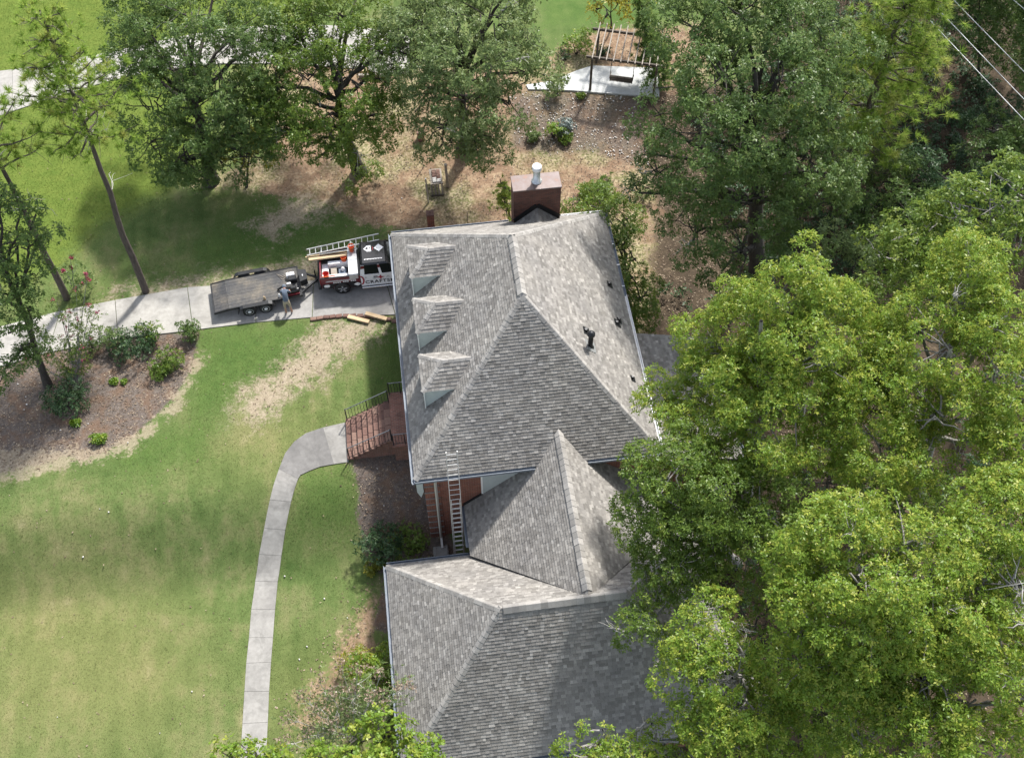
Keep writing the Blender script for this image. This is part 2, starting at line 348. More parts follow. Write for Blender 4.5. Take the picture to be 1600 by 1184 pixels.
def npmesh(name, verts, faces, mat, parent=None, attr=None, smooth=False, **kw):
    me = bpy.data.meshes.new(name); verts = np.asarray(verts, np.float32); faces = np.asarray(faces, np.int32)
    k = faces.shape[1]; nf = len(faces)
    me.vertices.add(len(verts)); me.vertices.foreach_set('co', verts.ravel())
    me.loops.add(nf * k); me.loops.foreach_set('vertex_index', faces.ravel())
    me.polygons.add(nf); me.polygons.foreach_set('loop_start', np.arange(0, nf * k, k, dtype=np.int32))
    if smooth: me.polygons.foreach_set('use_smooth', np.ones(nf, bool))
    for an, av in (attr or {}).items():
        a = me.attributes.new(an, 'FLOAT', 'POINT'); a.data.foreach_set('value', np.asarray(av, np.float32))
    me.materials.append(M[mat] if isinstance(mat, str) else mat)
    me.update(calc_edges=True); me.validate()
    o = bpy.data.objects.new(name, me); link(o, parent)
    return tagit(o, **kw)
def polysd(P, poly):                                     # signed distance to a polygon, positive inside
    P = np.asarray(P, float); poly = np.asarray(poly, float); n = len(poly)
    d = np.full(len(P), 1e9); ins = np.zeros(len(P), bool)
    for i in range(n):
        a, b = poly[i], poly[(i + 1) % n]; e = b - a; w = P - a
        t = np.clip((w @ e) / (e @ e + 1e-12), 0, 1); q = w - t[:, None] * e
        d = np.minimum(d, np.hypot(q[:, 0], q[:, 1]))
        c = ((a[1] <= P[:, 1]) != (b[1] <= P[:, 1]))
        with np.errstate(divide='ignore', invalid='ignore'):
            xs = a[0] + (P[:, 1] - a[1]) * e[0] / (e[1] if e[1] != 0 else 1e-12)
        ins ^= c & (P[:, 0] < xs)
    return np.where(ins, d, -d)
def mask(P, polys, soft):
    m = np.zeros(len(P))
    for p in polys: m = np.maximum(m, np.clip(0.5 + polysd(P, p) / (2 * soft), 0, 1))
    return m
def vnoise(P, scale, seed):                              # cheap smooth value noise on the plane
    r = np.random.default_rng(seed).random((64, 64)); q = P * scale; i = np.floor(q).astype(int); f = q - i; f = f * f * (3 - 2 * f)
    g = lambda dx, dy: r[(i[:, 0] + dx) % 64, (i[:, 1] + dy) % 64]
    return (g(0, 0) * (1 - f[:, 0]) + g(1, 0) * f[:, 0]) * (1 - f[:, 1]) + (g(0, 1) * (1 - f[:, 0]) + g(1, 1) * f[:, 0]) * f[:, 1]

# ---------------------------------------------------------------- ground
Z_BED = [[(-21.16, 12.72), (-18.27, 12.17), (-14.98, 12.61), (-12.59, 12.69), (-10.26, 12.50), (-10.59, 10.12), (-11.03, 9.14), (-11.91, 7.94), (-12.64, 7.23), (-13.36, 6.53), (-14.38, 5.92), (-15.54, 5.62), (-16.61, 5.98), (-17.61, 5.62), (-20.22, 5.31)],
         [(-3.13, 3.82), (-0.44, 4.58), (-0.09, 2.40), (0.56, 2.31), (1.57, -1.10), (-1.86, -0.79), (-1.88, -4.38), (-2.62, -3.83), (-2.02, -1.43), (-2.70, -0.58), (-3.01, 1.53), (-2.77, 2.56)]]
Z_STRAWBED = [[(-20.40, 6.73), (-17.71, 6.55), (-15.28, 6.11), (-12.98, 6.73), (-11.53, 8.45), (-10.51, 10.81), (-10.04, 11.06), (-10.57, 9.27), (-11.44, 7.69), (-12.75, 6.24), (-14.93, 5.40), (-16.12, 5.45), (-17.84, 4.99), (-20.19, 5.07)]]
Z_DIRT = [[(-8.31, 7.46), (-8.06, 8.47), (-6.49, 9.49), (-5.19, 10.69), (-4.02, 12.03), (-2.22, 12.11), (-0.94, 11.61), (-1.97, 10.66), (-3.29, 10.15), (-4.30, 8.81), (-5.88, 8.18), (-6.68, 6.87), (-7.60, 6.63)],
          
          [(-6.33, 20.19), (-4.91, 21.20), (-3.19, 19.77), (-4.96, 19.07), (-6.36, 18.33), (-7.73, 19.21)],
          [(-14.70, 15.69), (-9.74, 16.01), (-6.73, 16.13), (-4.01, 16.65), (-4.07, 14.90), (-9.73, 15.40), (-13.02, 15.16)]]
Z_SCRUB = [[(-3.23, -1.90), (-2.04, -1.74), (-1.88, -4.38), (-2.47, -8.04), (-5.22, -8.49), (-6.57, -8.85), (-6.81, -6.91), (-5.08, -4.85)]]
Z_BACK = [[(-10.93, 23.04), (-8.08, 23.76), (-6.45, 24.65), (-6.12, 34.65), (0.37, 30.50), (9.41, 28.41), (11.25, 30.29), (13.85, 31.72), (20.13, 31.16), (16.93, 9.53), (12.56, 7.71), (9.52, 14.83), (-0.09, 17.94), (-1.33, 18.58), (-3.87, 20.43), (-7.37, 21.78)]]
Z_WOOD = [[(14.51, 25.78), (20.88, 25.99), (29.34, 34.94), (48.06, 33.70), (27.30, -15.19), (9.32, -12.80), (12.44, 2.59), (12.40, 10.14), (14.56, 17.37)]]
Z_LUSH = [[(-26.53, 45.16), (-0.58, 41.59), (-6.10, 36.49), (-10.01, 31.64), (-9.90, 25.64), (-12.32, 22.45), (-15.69, 20.52), (-17.82, 17.63), (-22.57, 16.11)]]
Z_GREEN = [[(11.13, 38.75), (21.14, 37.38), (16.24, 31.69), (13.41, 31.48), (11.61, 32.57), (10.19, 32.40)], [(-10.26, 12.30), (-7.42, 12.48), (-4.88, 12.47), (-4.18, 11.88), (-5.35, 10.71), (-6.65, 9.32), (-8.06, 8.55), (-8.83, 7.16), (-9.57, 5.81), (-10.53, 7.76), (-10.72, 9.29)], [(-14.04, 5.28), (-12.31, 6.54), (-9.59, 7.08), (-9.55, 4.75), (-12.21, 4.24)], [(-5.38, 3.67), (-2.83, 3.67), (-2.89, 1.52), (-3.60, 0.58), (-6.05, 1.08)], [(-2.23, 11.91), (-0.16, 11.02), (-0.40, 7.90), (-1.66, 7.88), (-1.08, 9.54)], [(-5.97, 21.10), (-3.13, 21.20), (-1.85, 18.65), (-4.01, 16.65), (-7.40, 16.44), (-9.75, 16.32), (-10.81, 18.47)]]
Z_BANK = [[(7.64, 26.60), (9.19, 26.90), (15.19, 25.71), (14.54, 20.79), (11.50, 22.37), (9.29, 22.41), (7.18, 23.10)]]
Z_DRY = [[(-20.88, 1.37), (-15.48, 1.30), (-12.21, -0.87), (-9.84, -4.80), (-11.91, -8.24), (-20.19, -7.14)], [(-7.05, -4.88), (-3.39, -4.78), (-2.60, -9.91), (-7.38, -9.27)], [(-1.73, 4.40), (-5.41, 2.86), (-9.56, 5.45), (-6.83, 7.26)]]
def zones(P):
    return dict(bed=mask(P, Z_BED, 0.35), straw=mask(P, Z_STRAWBED, 0.3), dirt=mask(P, Z_DIRT, 0.9), back=np.maximum(mask(P, Z_BACK, 1.1), 0.62 * mask(P, Z_SCRUB, 0.9)), wood=mask(P, Z_WOOD, 1.2),
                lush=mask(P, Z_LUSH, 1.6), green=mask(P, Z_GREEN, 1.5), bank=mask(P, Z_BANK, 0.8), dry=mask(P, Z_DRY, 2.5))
def axis(lo, hi, st, far):
    mid = np.arange(lo, hi + st / 2, st); g = st * np.cumsum(1.45 ** np.arange(1, 16)); g = g[g < far - hi]
    return np.concatenate([lo - g[::-1], mid, hi + g])
gx, gy = axis(-32, 40, 0.36, 420), axis(-16, 48, 0.36, 420)
XX, YY = np.meshgrid(gx, gy); PG = np.c_[XX.ravel(), YY.ravel()]
ZZ = H(PG[:, 0], PG[:, 1]) + 0.05 * (vnoise(PG, 0.35, 1) - 0.5) * 1.0 - 0.03
nx, ny = len(gx), len(gy)
ii = (np.arange(ny - 1)[:, None] * nx + np.arange(nx - 1)[None, :]).ravel()
def groundmat():
    m, nt, b = newmat('lawn_soil_and_litter')
    A = {}
    for k in ('bed', 'straw', 'dirt', 'back', 'wood', 'lush', 'green', 'bank', 'dry'):
        a = nt.nodes.new('ShaderNodeAttribute'); a.attribute_name = k; A[k] = a.outputs['Fac']
    nb = noise(nt, 0.28, 5, 0.6); nm = noise(nt, 1.3, 5, 0.62); nf = noise(nt, 7, 5, 0.65); nv = noise(nt, 32, 4, 0.7)
    # stretched noise: mowing streaks
    mp = nt.nodes.new('ShaderNodeMapping'); mp.inputs['Scale'].default_value = (1.6, 0.25, 1); mp.inputs['Rotation'].default_value = (0, 0, 0.35)
    nt.links.new(pos(nt), mp.inputs[0]); ns = noise(nt, 0.9, 4, 0.55, mp.outputs[0])
    lawn = ramp(nt, [(0.38, (0.058, 0.098, 0.026)), (0.50, (0.100, 0.138, 0.044)), (0.59, (0.155, 0.165, 0.070)), (0.70, (0.28, 0.25, 0.145))],
                mth(nt, 'ADD', mth(nt, 'MULTIPLY', nb, 0.45), mth(nt, 'ADD', mth(nt, 'MULTIPLY', nm, 0.3), mth(nt, 'MULTIPLY', ns, 0.27)))).outputs[0]
    lush = ramp(nt, [(0.3, (0.072, 0.118, 0.020)), (0.7, (0.135, 0.170, 0.035))], mth(nt, 'ADD', mth(nt, 'MULTIPLY', nm, 0.6), mth(nt, 'MULTIPLY', nf, 0.4))).outputs[0]
    dirt = ramp(nt, [(0.3, (0.17, 0.135, 0.090)), (0.5, (0.27, 0.225, 0.16)), (0.7, (0.37, 0.315, 0.235))], mth(nt, 'ADD', mth(nt, 'MULTIPLY', nf, 0.6), mth(nt, 'MULTIPLY', nv, 0.4))).outputs[0]
    mulch = ramp(nt, [(0.32, (0.060, 0.047, 0.039)), (0.5, (0.115, 0.095, 0.081)), (0.7, (0.21, 0.18, 0.155))], mth(nt, 'ADD', mth(nt, 'MULTIPLY', nf, 0.5), mth(nt, 'MULTIPLY', nv, 0.5))).outputs[0]
    mulch = mixc(nt, mth(nt, 'MULTIPLY', ramp(nt, [(0.46, (0, 0, 0)), (0.62, (1, 1, 1))], nm).outputs[0], 0.55), mulch, (0.15, 0.088, 0.052))
    back = ramp(nt, [(0.33, (0.12, 0.075, 0.048)), (0.5, (0.215, 0.145, 0.095)), (0.66, (0.36, 0.275, 0.18))], mth(nt, 'ADD', mth(nt, 'MULTIPLY', nm, 0.55), mth(nt, 'MULTIPLY', nf, 0.45))).outputs[0]
    back = mixc(nt, mth(nt, 'MULTIPLY', ramp(nt, [(0.47, (0, 0, 0)), (0.60, (1, 1, 1))], nb).outputs[0], 0.75), back, ramp(nt, [(0.42, (0.10, 0.125, 0.04)), (0.6, (0.38, 0.33, 0.21))], nf).outputs[0])
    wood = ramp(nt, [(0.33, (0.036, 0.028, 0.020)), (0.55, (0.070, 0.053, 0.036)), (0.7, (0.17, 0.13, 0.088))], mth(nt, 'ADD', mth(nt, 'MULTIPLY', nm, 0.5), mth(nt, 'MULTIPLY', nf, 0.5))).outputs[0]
    def thr(a, amp=0.5, sharp=0.12):
        j = mth(nt, 'MULTIPLY', mth(nt, 'SUBTRACT', mth(nt, 'ADD', mth(nt, 'MULTIPLY', nm, 0.6), mth(nt, 'MULTIPLY', nf, 0.4)), 0.5), amp * 2)
        s = nt.nodes.new('ShaderNodeMapRange'); s.interpolation_type = 'SMOOTHSTEP'
        nt.links.new(mth(nt, 'ADD', a, j), s.inputs[0]); s.inputs[1].default_value = 0.5 - sharp; s.inputs[2].default_value = 0.5 + sharp
        # fully outside or inside the zone is unaffected by the noise
        o = mth(nt, 'MULTIPLY', s.outputs[0], mth(nt, 'GREATER_THAN', a, 0.001))
        return mth(nt, 'MAXIMUM', o, mth(nt, 'GREATER_THAN', a, 0.999))
    lawn = mixc(nt, mth(nt, 'MULTIPLY', A['dry'], 0.30), lawn, (0.25, 0.215, 0.09))
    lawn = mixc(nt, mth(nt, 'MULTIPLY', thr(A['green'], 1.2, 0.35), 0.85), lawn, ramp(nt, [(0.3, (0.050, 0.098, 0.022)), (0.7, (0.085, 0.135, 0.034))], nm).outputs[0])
    c = mixc(nt, thr(A['lush'], 0.6, 0.3), lawn, lush)
    c = mixc(nt, thr(A['back'], 0.9, 0.15), c, back)
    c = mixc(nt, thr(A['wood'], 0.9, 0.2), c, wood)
    c = mixc(nt, mth(nt, 'MULTIPLY', thr(A['bank'], 0.7, 0.2), 0.8), c, mulch)
    c = mixc(nt, thr(A['dirt'], 1.9, 0.42), c, dirt)
    c = mixc(nt, thr(A['bed'], 0.9, 0.15), c, mulch)
    c = mixc(nt, mth(nt, 'MULTIPLY', thr(A['straw'], 2.6, 0.3), 0.75), c, dirt)
    c = mixc(nt, 0.75, c, ramp(nt, [(0.3, (0.62, 0.62, 0.62)), (0.7, (1.32, 1.32, 1.32))], nv).outputs[0], 'MULTIPLY')
    nt.links.new(c, b.inputs['Base Color']); b.inputs['Roughness'].default_value = 0.95; b.inputs['Specular IOR Level'].default_value = 0.1
    bump(nt, b, mth(nt, 'ADD', nv, mth(nt, 'MULTIPLY', nf, 0.6)), 0.5, 0.03)
    return m
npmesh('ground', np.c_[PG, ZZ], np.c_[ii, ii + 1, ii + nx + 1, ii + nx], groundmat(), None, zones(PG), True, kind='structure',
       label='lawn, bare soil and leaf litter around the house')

def slab(name, quads, mat, parent, th=0.10, lift=0.02, sub=(6, 4), gap=0.012):
    """Slab draped on the terrain: its plan is the quad a,b,c,d, split sub times so that it follows the slope."""
    a, b, c, d = [Vector((p[0], p[1])) for p in quads]
    cen = (a + b + c + d) / 4; a, b, c, d = [p + (cen - p).normalized() * gap for p in (a, b, c, d)]
    n1, n2 = sub; mb = MB(); top = []; 
    for i in range(n1 + 1):
        for j in range(n2 + 1):
            u, v = i / n1, j / n2; p = (a * (1 - u) + b * u) * (1 - v) + (d * (1 - u) + c * u) * v
            top.append((p.x, p.y, float(H(p.x, p.y)) + lift))
    vs = top + [(x, y, z - th) for x, y, z in top]; N = len(top); fs = []
    id_ = lambda i, j: i * (n2 + 1) + j
    for i in range(n1):
        for j in range(n2): fs.append((id_(i, j), id_(i + 1, j), id_(i + 1, j + 1), id_(i, j + 1)))
    rim = [id_(i, 0) for i in range(n1)] + [id_(n1, j) for j in range(n2)] + [id_(i, n2) for i in range(n1, 0, -1)] + [id_(0, j) for j in range(n2, 0, -1)]
    for k in range(len(rim)): r0, r1 = rim[k], rim[(k + 1) % len(rim)]; fs.append((r0, r0 + N, r1 + N, r1))
    mb.add(vs, fs)
    return mb.build(name, mat, parent)
def strip(parent, left, right, mats, name='slab', **kw):
    for k in range(len(left) - 1): slab(name, (left[k], left[k + 1], right[k + 1], right[k]), mats[k % len(mats)] if isinstance(mats, list) else mats, parent, **kw)
# front driveway
dw = bpy.data.objects.new('driveway', None); C.objects.link(dw); tagit(dw, 'pale concrete driveway under the trailer and pickup', kind='structure')
dl = [(-32.75, 10.74), (-26.47, 12.72), (-22.24, 13.75), (-17.40, 14.74), (-14.66, 15.09), (-10.96, 15.44), (-7.40, 15.26), (-4.40, 15.03), (-0.71, 14.97), (4.76, 15.24)]
dr = [(-31.94, 7.40), (-25.95, 9.83), (-21.89, 11.17), (-17.79, 12.15), (-14.34, 12.52), (-10.59, 12.58), (-7.42, 12.65), (-4.55, 12.59), (-0.31, 12.19), (4.76, 12.42)]
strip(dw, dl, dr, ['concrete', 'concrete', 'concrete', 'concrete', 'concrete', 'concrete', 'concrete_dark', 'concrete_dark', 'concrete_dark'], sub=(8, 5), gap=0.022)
# upper driveway
ud = bpy.data.objects.new('upper_driveway', None); C.objects.link(ud); tagit(ud, 'bright curved concrete drive beyond the lawn', kind='structure')
strip(ud, [(-28.83, 34.32), (-24.98, 33.80), (-21.97, 33.90), (-18.95, 34.25), (-15.91, 34.78), (-12.82, 35.44), (-9.29, 36.00), (-5.31, 35.89), (-0.94, 35.05), (2.18, 33.34)], [(-27.78, 28.06), (-24.31, 28.90), (-21.55, 30.19), (-18.68, 31.24), (-15.93, 32.11), (-12.72, 32.70), (-9.25, 32.70), (-5.38, 32.17), (-1.16, 31.13), (1.87, 29.51)], 'concrete', sub=(6, 6))
# sidewalk
sw = bpy.data.objects.new('sidewalk', None); C.objects.link(sw); tagit(sw, 'narrow concrete walk curving from the brick steps down the lawn', kind='structure')
sl = [(-3.17, 6.03), (-4.25, 5.89), (-5.08, 5.67), (-5.64, 5.28), (-6.08, 4.70), (-6.39, 3.87)]; sr = [(-3.13, 3.82), (-3.82, 3.80), (-4.48, 3.75), (-4.93, 3.61), (-5.39, 3.43), (-5.51, 3.24)]
slab('slab', (sl[0], sl[1], sr[1], sr[0]), 'walk', sw, gap=0.004)
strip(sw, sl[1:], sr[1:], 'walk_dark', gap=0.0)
sl2 = [(-6.39, 3.87), (-6.87, 2.43), (-7.26, 1.33), (-7.62, 0.34), (-7.89, -0.76), (-8.08, -2.09), (-8.19, -3.42), (-8.31, -4.59), (-8.39, -5.85), (-8.47, -7.24), (-8.55, -8.59), (-8.60, -10.02)]; sr2 = [(-5.51, 3.24), (-5.91, 2.24), (-6.31, 1.16), (-6.61, 0.18), (-6.87, -0.91), (-7.01, -2.24), (-7.12, -3.56), (-7.22, -4.68), (-7.32, -5.99), (-7.39, -7.33), (-7.48, -8.68), (-7.55, -10.16)]
strip(sw, sl2, sr2, 'walk', gap=0.008, sub=(6, 3))
# patio
pa = [(8.57, 27.30), (10.11, 27.42), (11.67, 28.10), (12.69, 28.42), (16.60, 27.66)]; pb = [(8.67, 26.92), (10.01, 26.75), (11.40, 26.48), (12.68, 26.18), (16.17, 25.46)]
pt = bpy.data.objects.new('patio', None); C.objects.link(pt); tagit(pt, 'pale concrete patio under the pergola', kind='structure')
strip(pt, pa, pb, 'patio', gap=0.0, lift=0.06, th=0.2, sub=(4, 4))
# brick and timber edging along the drive
ed = thing('brick_edging', 'low curved row of red bricks edging the driveway near the eave', 'edging', (-2.53, 12.36, 0.00))
for k, p in enumerate([(-4.49, 12.46), (-4.16, 12.48), (-3.83, 12.50), (-3.51, 12.49), (-3.18, 12.48), (-2.82, 12.45), (-2.46, 12.41), (-2.10, 12.35), (-1.75, 12.28), (-1.39, 12.20), (-1.04, 12.09), (-0.69, 11.95), (-0.37, 11.78)]):
    mb = MB(); a = 0.12 * math.sin(k * 2.3) + (0.0 if k < 8 else -0.15 * (k - 8) * 0.4)
    mb.X = Matrix.Translation((p[0], p[1], 0.0)) @ Matrix.Rotation(a, 4, 'Z') @ Matrix.Rotation(0.05 * math.sin(k * 5), 4, 'X')
    mb.bbox((-0.155, -0.1, -0.08), (0.155, 0.1, 0.075), 0.012); mb.build('brick', 'brick_piece', ed)
for k, (a, b, lab) in enumerate((((-2.73, 12.35, 0.00), (-1.67, 11.87, 0.00), 'short pale timber plank on the ground beside the brick edging'), ((-1.81, 12.37, 0.00), (-0.76, 11.87, 0.00), 'longer pale timber plank lying across the brick edging'))):
    mb = MB(); mb.beam((a[0], a[1], 0.16 if k else 0.07), (b[0], b[1], 0.14 if k else 0.07), 0.20, 0.09); mb.build('timber_plank', 'lumber', None, label=lab, cat='plank', group='timber planks by the driveway')

# ---------------------------------------------------------------- house
W, L, ZE, SL = 10.56, 13.786, 4.4, 0.9637
house = thing('brick_house', 'large brick house under grey shingled hip roofs with three dormers and an attached garage', 'house', (W / 2, L / 2, 0))
rng = random.Random(4)
def shingles(parent, O, a, poly, e=0.138, lift=0.010, name='shingle_courses'):
    """Shingle tabs in courses over a roof face. O on the eave, a along the eave, poly in (along, height above O)."""
    a = Vector(a).normalized(); h = SLOPE_UP[0]; b = Vector(h).normalized(); n = a.cross(b).normalized()
    if n.z < 0: n = -n
    O = Vector(O); V = []; F = []
    bs = [p[1] for p in poly]; b0, b1 = min(bs), max(bs)
    def span(v):
        xs = []
        for i in range(len(poly)):
            (u0, v0), (u1, v1) = poly[i], poly[(i + 1) % len(poly)]
            if v0 == v1:
                if abs(v - v0) < 1e-6: xs += [u0, u1]
            elif min(v0, v1) - 1e-9 <= v <= max(v0, v1) + 1e-9: xs.append(u0 + (u1 - u0) * (v - v0) / (v1 - v0))
        return (min(xs), max(xs)) if xs else None
    rows = int(math.ceil((b1 - b0) / e))
    for r in range(rows):
        v0 = b0 + r * e; v1 = min(v0 + e + 0.03, b1 - 1e-4)
        if v1 <= v0: continue
        s0, s1 = span(v0 + 1e-5), span(v1)
        if not s0 or not s1: continue
        lo, hi = min(s0[0], s1[0]), max(s0[1], s1[1]); u = lo - rng.random() * 0.3
        while u < hi:
            w = rng.choice((0.12, 0.15, 0.18, 0.21, 0.26)); ua, ub = u + 0.003, u + w - 0.003; u += w
            c = lambda x, s: min(max(x, s[0]), s[1])
            q0a, q0b, q1a, q1b = c(ua, s0), c(ub, s0), c(ua, s1), c(ub, s1)
            if q0b - q0a < 0.004 and q1b - q1a < 0.004: continue
            th = lift + rng.choice((0.015, 0.018, 0.025)); dv = rng.uniform(-0.002, 0.002) if r else 0
            P = lambda uu, vv, hh: O + a * uu + b * vv + n * hh
            k = len(V)
            V.extend(tuple(p) for p in (P(q0a, v0 + dv, th), P(q0b, v0 + dv, th), P(q1b, v1, lift * 0.4), P(q1a, v1, lift * 0.4), P(q0a, v0 + dv, -0.005), P(q0b, v0 + dv, -0.005)))
            F += [(k, k + 1, k + 2, k + 3), (k + 4, k + 5, k + 1, k)]
    me = bpy.data.meshes.new(name); me.from_pydata(V, [], F); me.materials.append(M['shingle']); me.update()
    o = bpy.data.objects.new(name, me); link(o, parent); return tagit(o, kind='stuff')
SLOPE_UP = [None]
def roof_face(parent, pts, horiz, **kw):
    """One face given by 3D points; horiz is its eave direction."""
    pts = [Vector(p) for p in pts]; O = min(pts, key=lambda p: p.z); a = Vector(horiz).normalized()
    n = Vector((0, 0, 0))
    for i in range(len(pts)): n += (pts[i] - O).cross(pts[(i + 1) % len(pts)] - O)
    n.normalize(); n = n if n.z > 0 else -n
    b = n.cross(a); b = b if b.z > 0 else -b
    SLOPE_UP[0] = b
    shingles(parent, O, a, [((p - O).dot(a), (p - O).dot(b)) for p in pts], **kw)
    return n
def caps(parent, A, B, n1, n2, wing=0.15, ex=0.25, ln=0.33, lift=0.032):
    """Overlapping cap shingles from the low end A to the high end B, each one an object sharing one mesh."""
    A, B = Vector(A), Vector(B); d = (B - A); Ln = d.length; d.normalize()
    ws = []
    for n, o in ((n1, n2), (n2, n1)):
        w = n.cross(d).normalized()
        if w.dot(o) > 0: w = -w
        if (n1 - n2).length > 1e-3 and w.dot(o) > 0: w = -w
        ws.append(w)
    u = (n1 + n2).normalized(); V = []; sag = 0.012
    for t, h in ((0, lift + 0.006), (ln, lift - 0.010)):
        c = d * t
        V += [c + ws[0] * wing + n1 * (h * 0.75), c + ws[0] * 0.02 + u * h, c + ws[1] * 0.02 + u * h, c + ws[1] * wing + n2 * (h * 0.75)]
    dn = 0.03 if lift < 0.06 else lift * 0.75
    V += [V[0] - n1 * dn, V[1] - u * dn, V[2] - u * dn, V[3] - n2 * dn, V[4] - n1 * dn, V[7] - n2 * dn]
    F = [(0, 4, 12, 8), (3, 11, 13, 7), (0, 1, 5, 4), (1, 2, 6, 5), (2, 3, 7, 6), (8, 9, 1, 0), (9, 10, 2, 1), (10, 11, 3, 2)]
    me = bpy.data.meshes.new('ridge_cap'); me.from_pydata([tuple(v) for v in V], [], F); me.materials.append(M['cap']); me.update()
    for k in range(max(1, int(Ln / ex))):
        o = bpy.data.objects.new('ridge_cap', me); link(o, parent)
        o.location = A + d * (k * ex) + Vector((rng.uniform(-.006, .006), rng.uniform(-.006, .006), rng.uniform(0, .006)))
def deck(name, faces, parent, mat='underlay', th=0.14):
    """Solid roof body under the shingles: faces are lists of 3D points, extruded straight down."""
    mb = MB()
    for f in faces:
        n = len(f); vs = [tuple(p) for p in f] + [(p[0], p[1], p[2] - th) for p in f]
        mb.add(vs, [tuple(range(n)), tuple(range(2 * n - 1, n - 1, -1))] + [(i, n + i, n + (i + 1) % n, (i + 1) % n) for i in range(n)])
    return mb.build(name, mat, parent)
V3 = Vector
# main roof
FL, FR, BL, BR = V3((0, 0, ZE)), V3((W, 0, ZE)), V3((0, L, ZE)), V3((W, L, ZE)); RH = ZE + SL * W / 2
RF, RB = V3((W / 2, W / 2, RH)), V3((W / 2, L - W / 2, RH))
F_front, F_left, F_right, F_back = [FL, FR, RF], [FL, RF, RB, BL], [FR, BR, RB, RF], [BL, RB, BR]
mroof = deck('main_roof', [F_front, F_left, F_right, F_back], house)
nf_ = roof_face(mroof, F_front, (1, 0, 0)); nl_ = roof_face(mroof, F_left, (0, 1, 0)); nr_ = roof_face(mroof, F_right, (0, 1, 0)); nb_ = roof_face(mroof, F_back, (1, 0, 0))
caps(mroof, FL, RF, nf_, nl_); caps(mroof, FR, RF, nf_, nr_); caps(mroof, BL, RB, nb_, nl_); caps(mroof, BR, RB, nb_, nr_)
caps(mroof, RF, RB, nl_, nr_, 0.21, 0.28, 0.34, 0.085)
# garage roof
gx0, gx1, gyb, gyf, gze, gzr = -1.675, 12.2, -2.09, -11.02, 0.853, 5.378; gh = (gyb - gyf) / 2; gyr = (gyb + gyf) / 2
GBL, GBR, GFL, GFR = V3((gx0, gyb, gze)), V3((gx1, gyb, gze)), V3((gx0, gyf, gze)), V3((gx1, gyf, gze))
GL, GR = V3((gx0 + gh, gyr, gzr)), V3((gx1 - gh, gyr, gzr))
groof = deck('garage_roof', [[GBL, GBR, GR, GL], [GFL, GFR, GR, GL], [GFL, GL, GBL], [GFR, GR, GBR]], house)
ngb = roof_face(groof, [GBL, GBR, GR, GL], (1, 0, 0)); ngf = roof_face(groof, [GFL, GFR, GR, GL], (1, 0, 0)); ngl = roof_face(groof, [GFL, GL, GBL], (0, 1, 0)); ngr = roof_face(groof, [GFR, GR, GBR], (0, 1, 0))
caps(groof, GBL, GL, ngb, ngl); caps(groof, GFL, GL, ngf, ngl); caps(groof, GBR, GR, ngb, ngr); caps(groof, GFR, GR, ngf, ngr); caps(groof, GR, GL, ngb, ngf, 0.21, 0.28, 0.34, 0.085)
# connecting roof
cx, cz = 6.254, gzr; cxl, cxr = 2.0, 2 * 6.254 - 2.0; cze = cz - SL * (cx - cxl); yt = (cz - ZE) / SL
xv = cx - yt
CL = [V3((cxl, gyr + cx - cxl, cze)), V3((cx, gyr, cz)), V3((cx, yt, cz)), V3((xv, 0, ZE)), V3((xv - 0.18, 0.25, ZE - 0.173)), V3((cxl, 0.25, cze))]
CR = [V3((2 * cx - p.x, p.y, p.z)) for p in CL]
croof = deck('connecting_roof', [CL, CR], house, th=0.12)
ncl = roof_face(croof, CL, (0, 1, 0)); ncr = roof_face(croof, CR, (0, 1, 0))
caps(croof, (cx, gyr + 0.3, cz), (cx, yt + 0.1, cz), ncl, ncr, 0.21, 0.28, 0.34, 0.085)
# low wing roof on the right
WR = [V3((10.35, 0.25, 3.52)), V3((14.6, 0.25, 2.35)), V3((14.6, 7.0, 2.35)), V3((10.35, 7.0, 3.52))]
wroof = deck('wing_roof', [WR], house, th=0.16); roof_face(wroof, WR, (0, 1, 0))
# walls
def wallbox(name, lo, hi, mat='brick'):
    mb = MB(); mb.box(lo, hi); return mb.build(name, mat, house)
wall = wallbox('brick_wall', (0.38, 0.25, -2.4), (W - 0.38, L - 0.38, ZE - 0.16))
gwall = wallbox('garage_wall', (gx0 + 0.35, gyf + 0.35, -2.6), (gx1 - 0.35, gyb - 0.35, gze - 0.16))
wallbox('connecting_wall', (cxl + 0.3, gyb - 0.3, -2.5), (cxr - 0.3, 0.24, cze - 0.14))
wallbox('wing_wall', (W - 0.37, 0.5, -1.5), (14.3, 6.75, 2.18))
# flush raised brick bands of the corner pier by the downspout
for k in range(12):
    mb = MB(); z0 = -2.2 + k * 0.56
    mb.bbox((0.34, 0.185, z0), (1.02, 0.26, z0 + 0.47), 0.02); mb.build('quoin', 'brick', wall)
    mb = MB(); mb.box((0.33, 0.17, z0 + 0.472), (1.0, 0.249, z0 + 0.505)); mb.build('ledge', 'walk', wall)
mb = MB(); mb.box((2.88, 0.19, 1.0), (xv - 0.05, 0.246, ZE - 0.165)); mb.build('siding_panel', 'siding', house)
mb = MB(); mb.box((2.80, 0.175, 1.9), (2.875, 0.248, ZE - 0.165)); mb.build('panel_trim', 'white', house)
mb = MB(); mb.beam((cxl - 0.02, 0.20, cze + 0.03), (2.86, 0.20, cze + 0.03 + SL * (2.86 - cxl)), 0.07, 0.10, upv=(0, 1, 0)); mb.build('wall_flashing', 'tar', house)
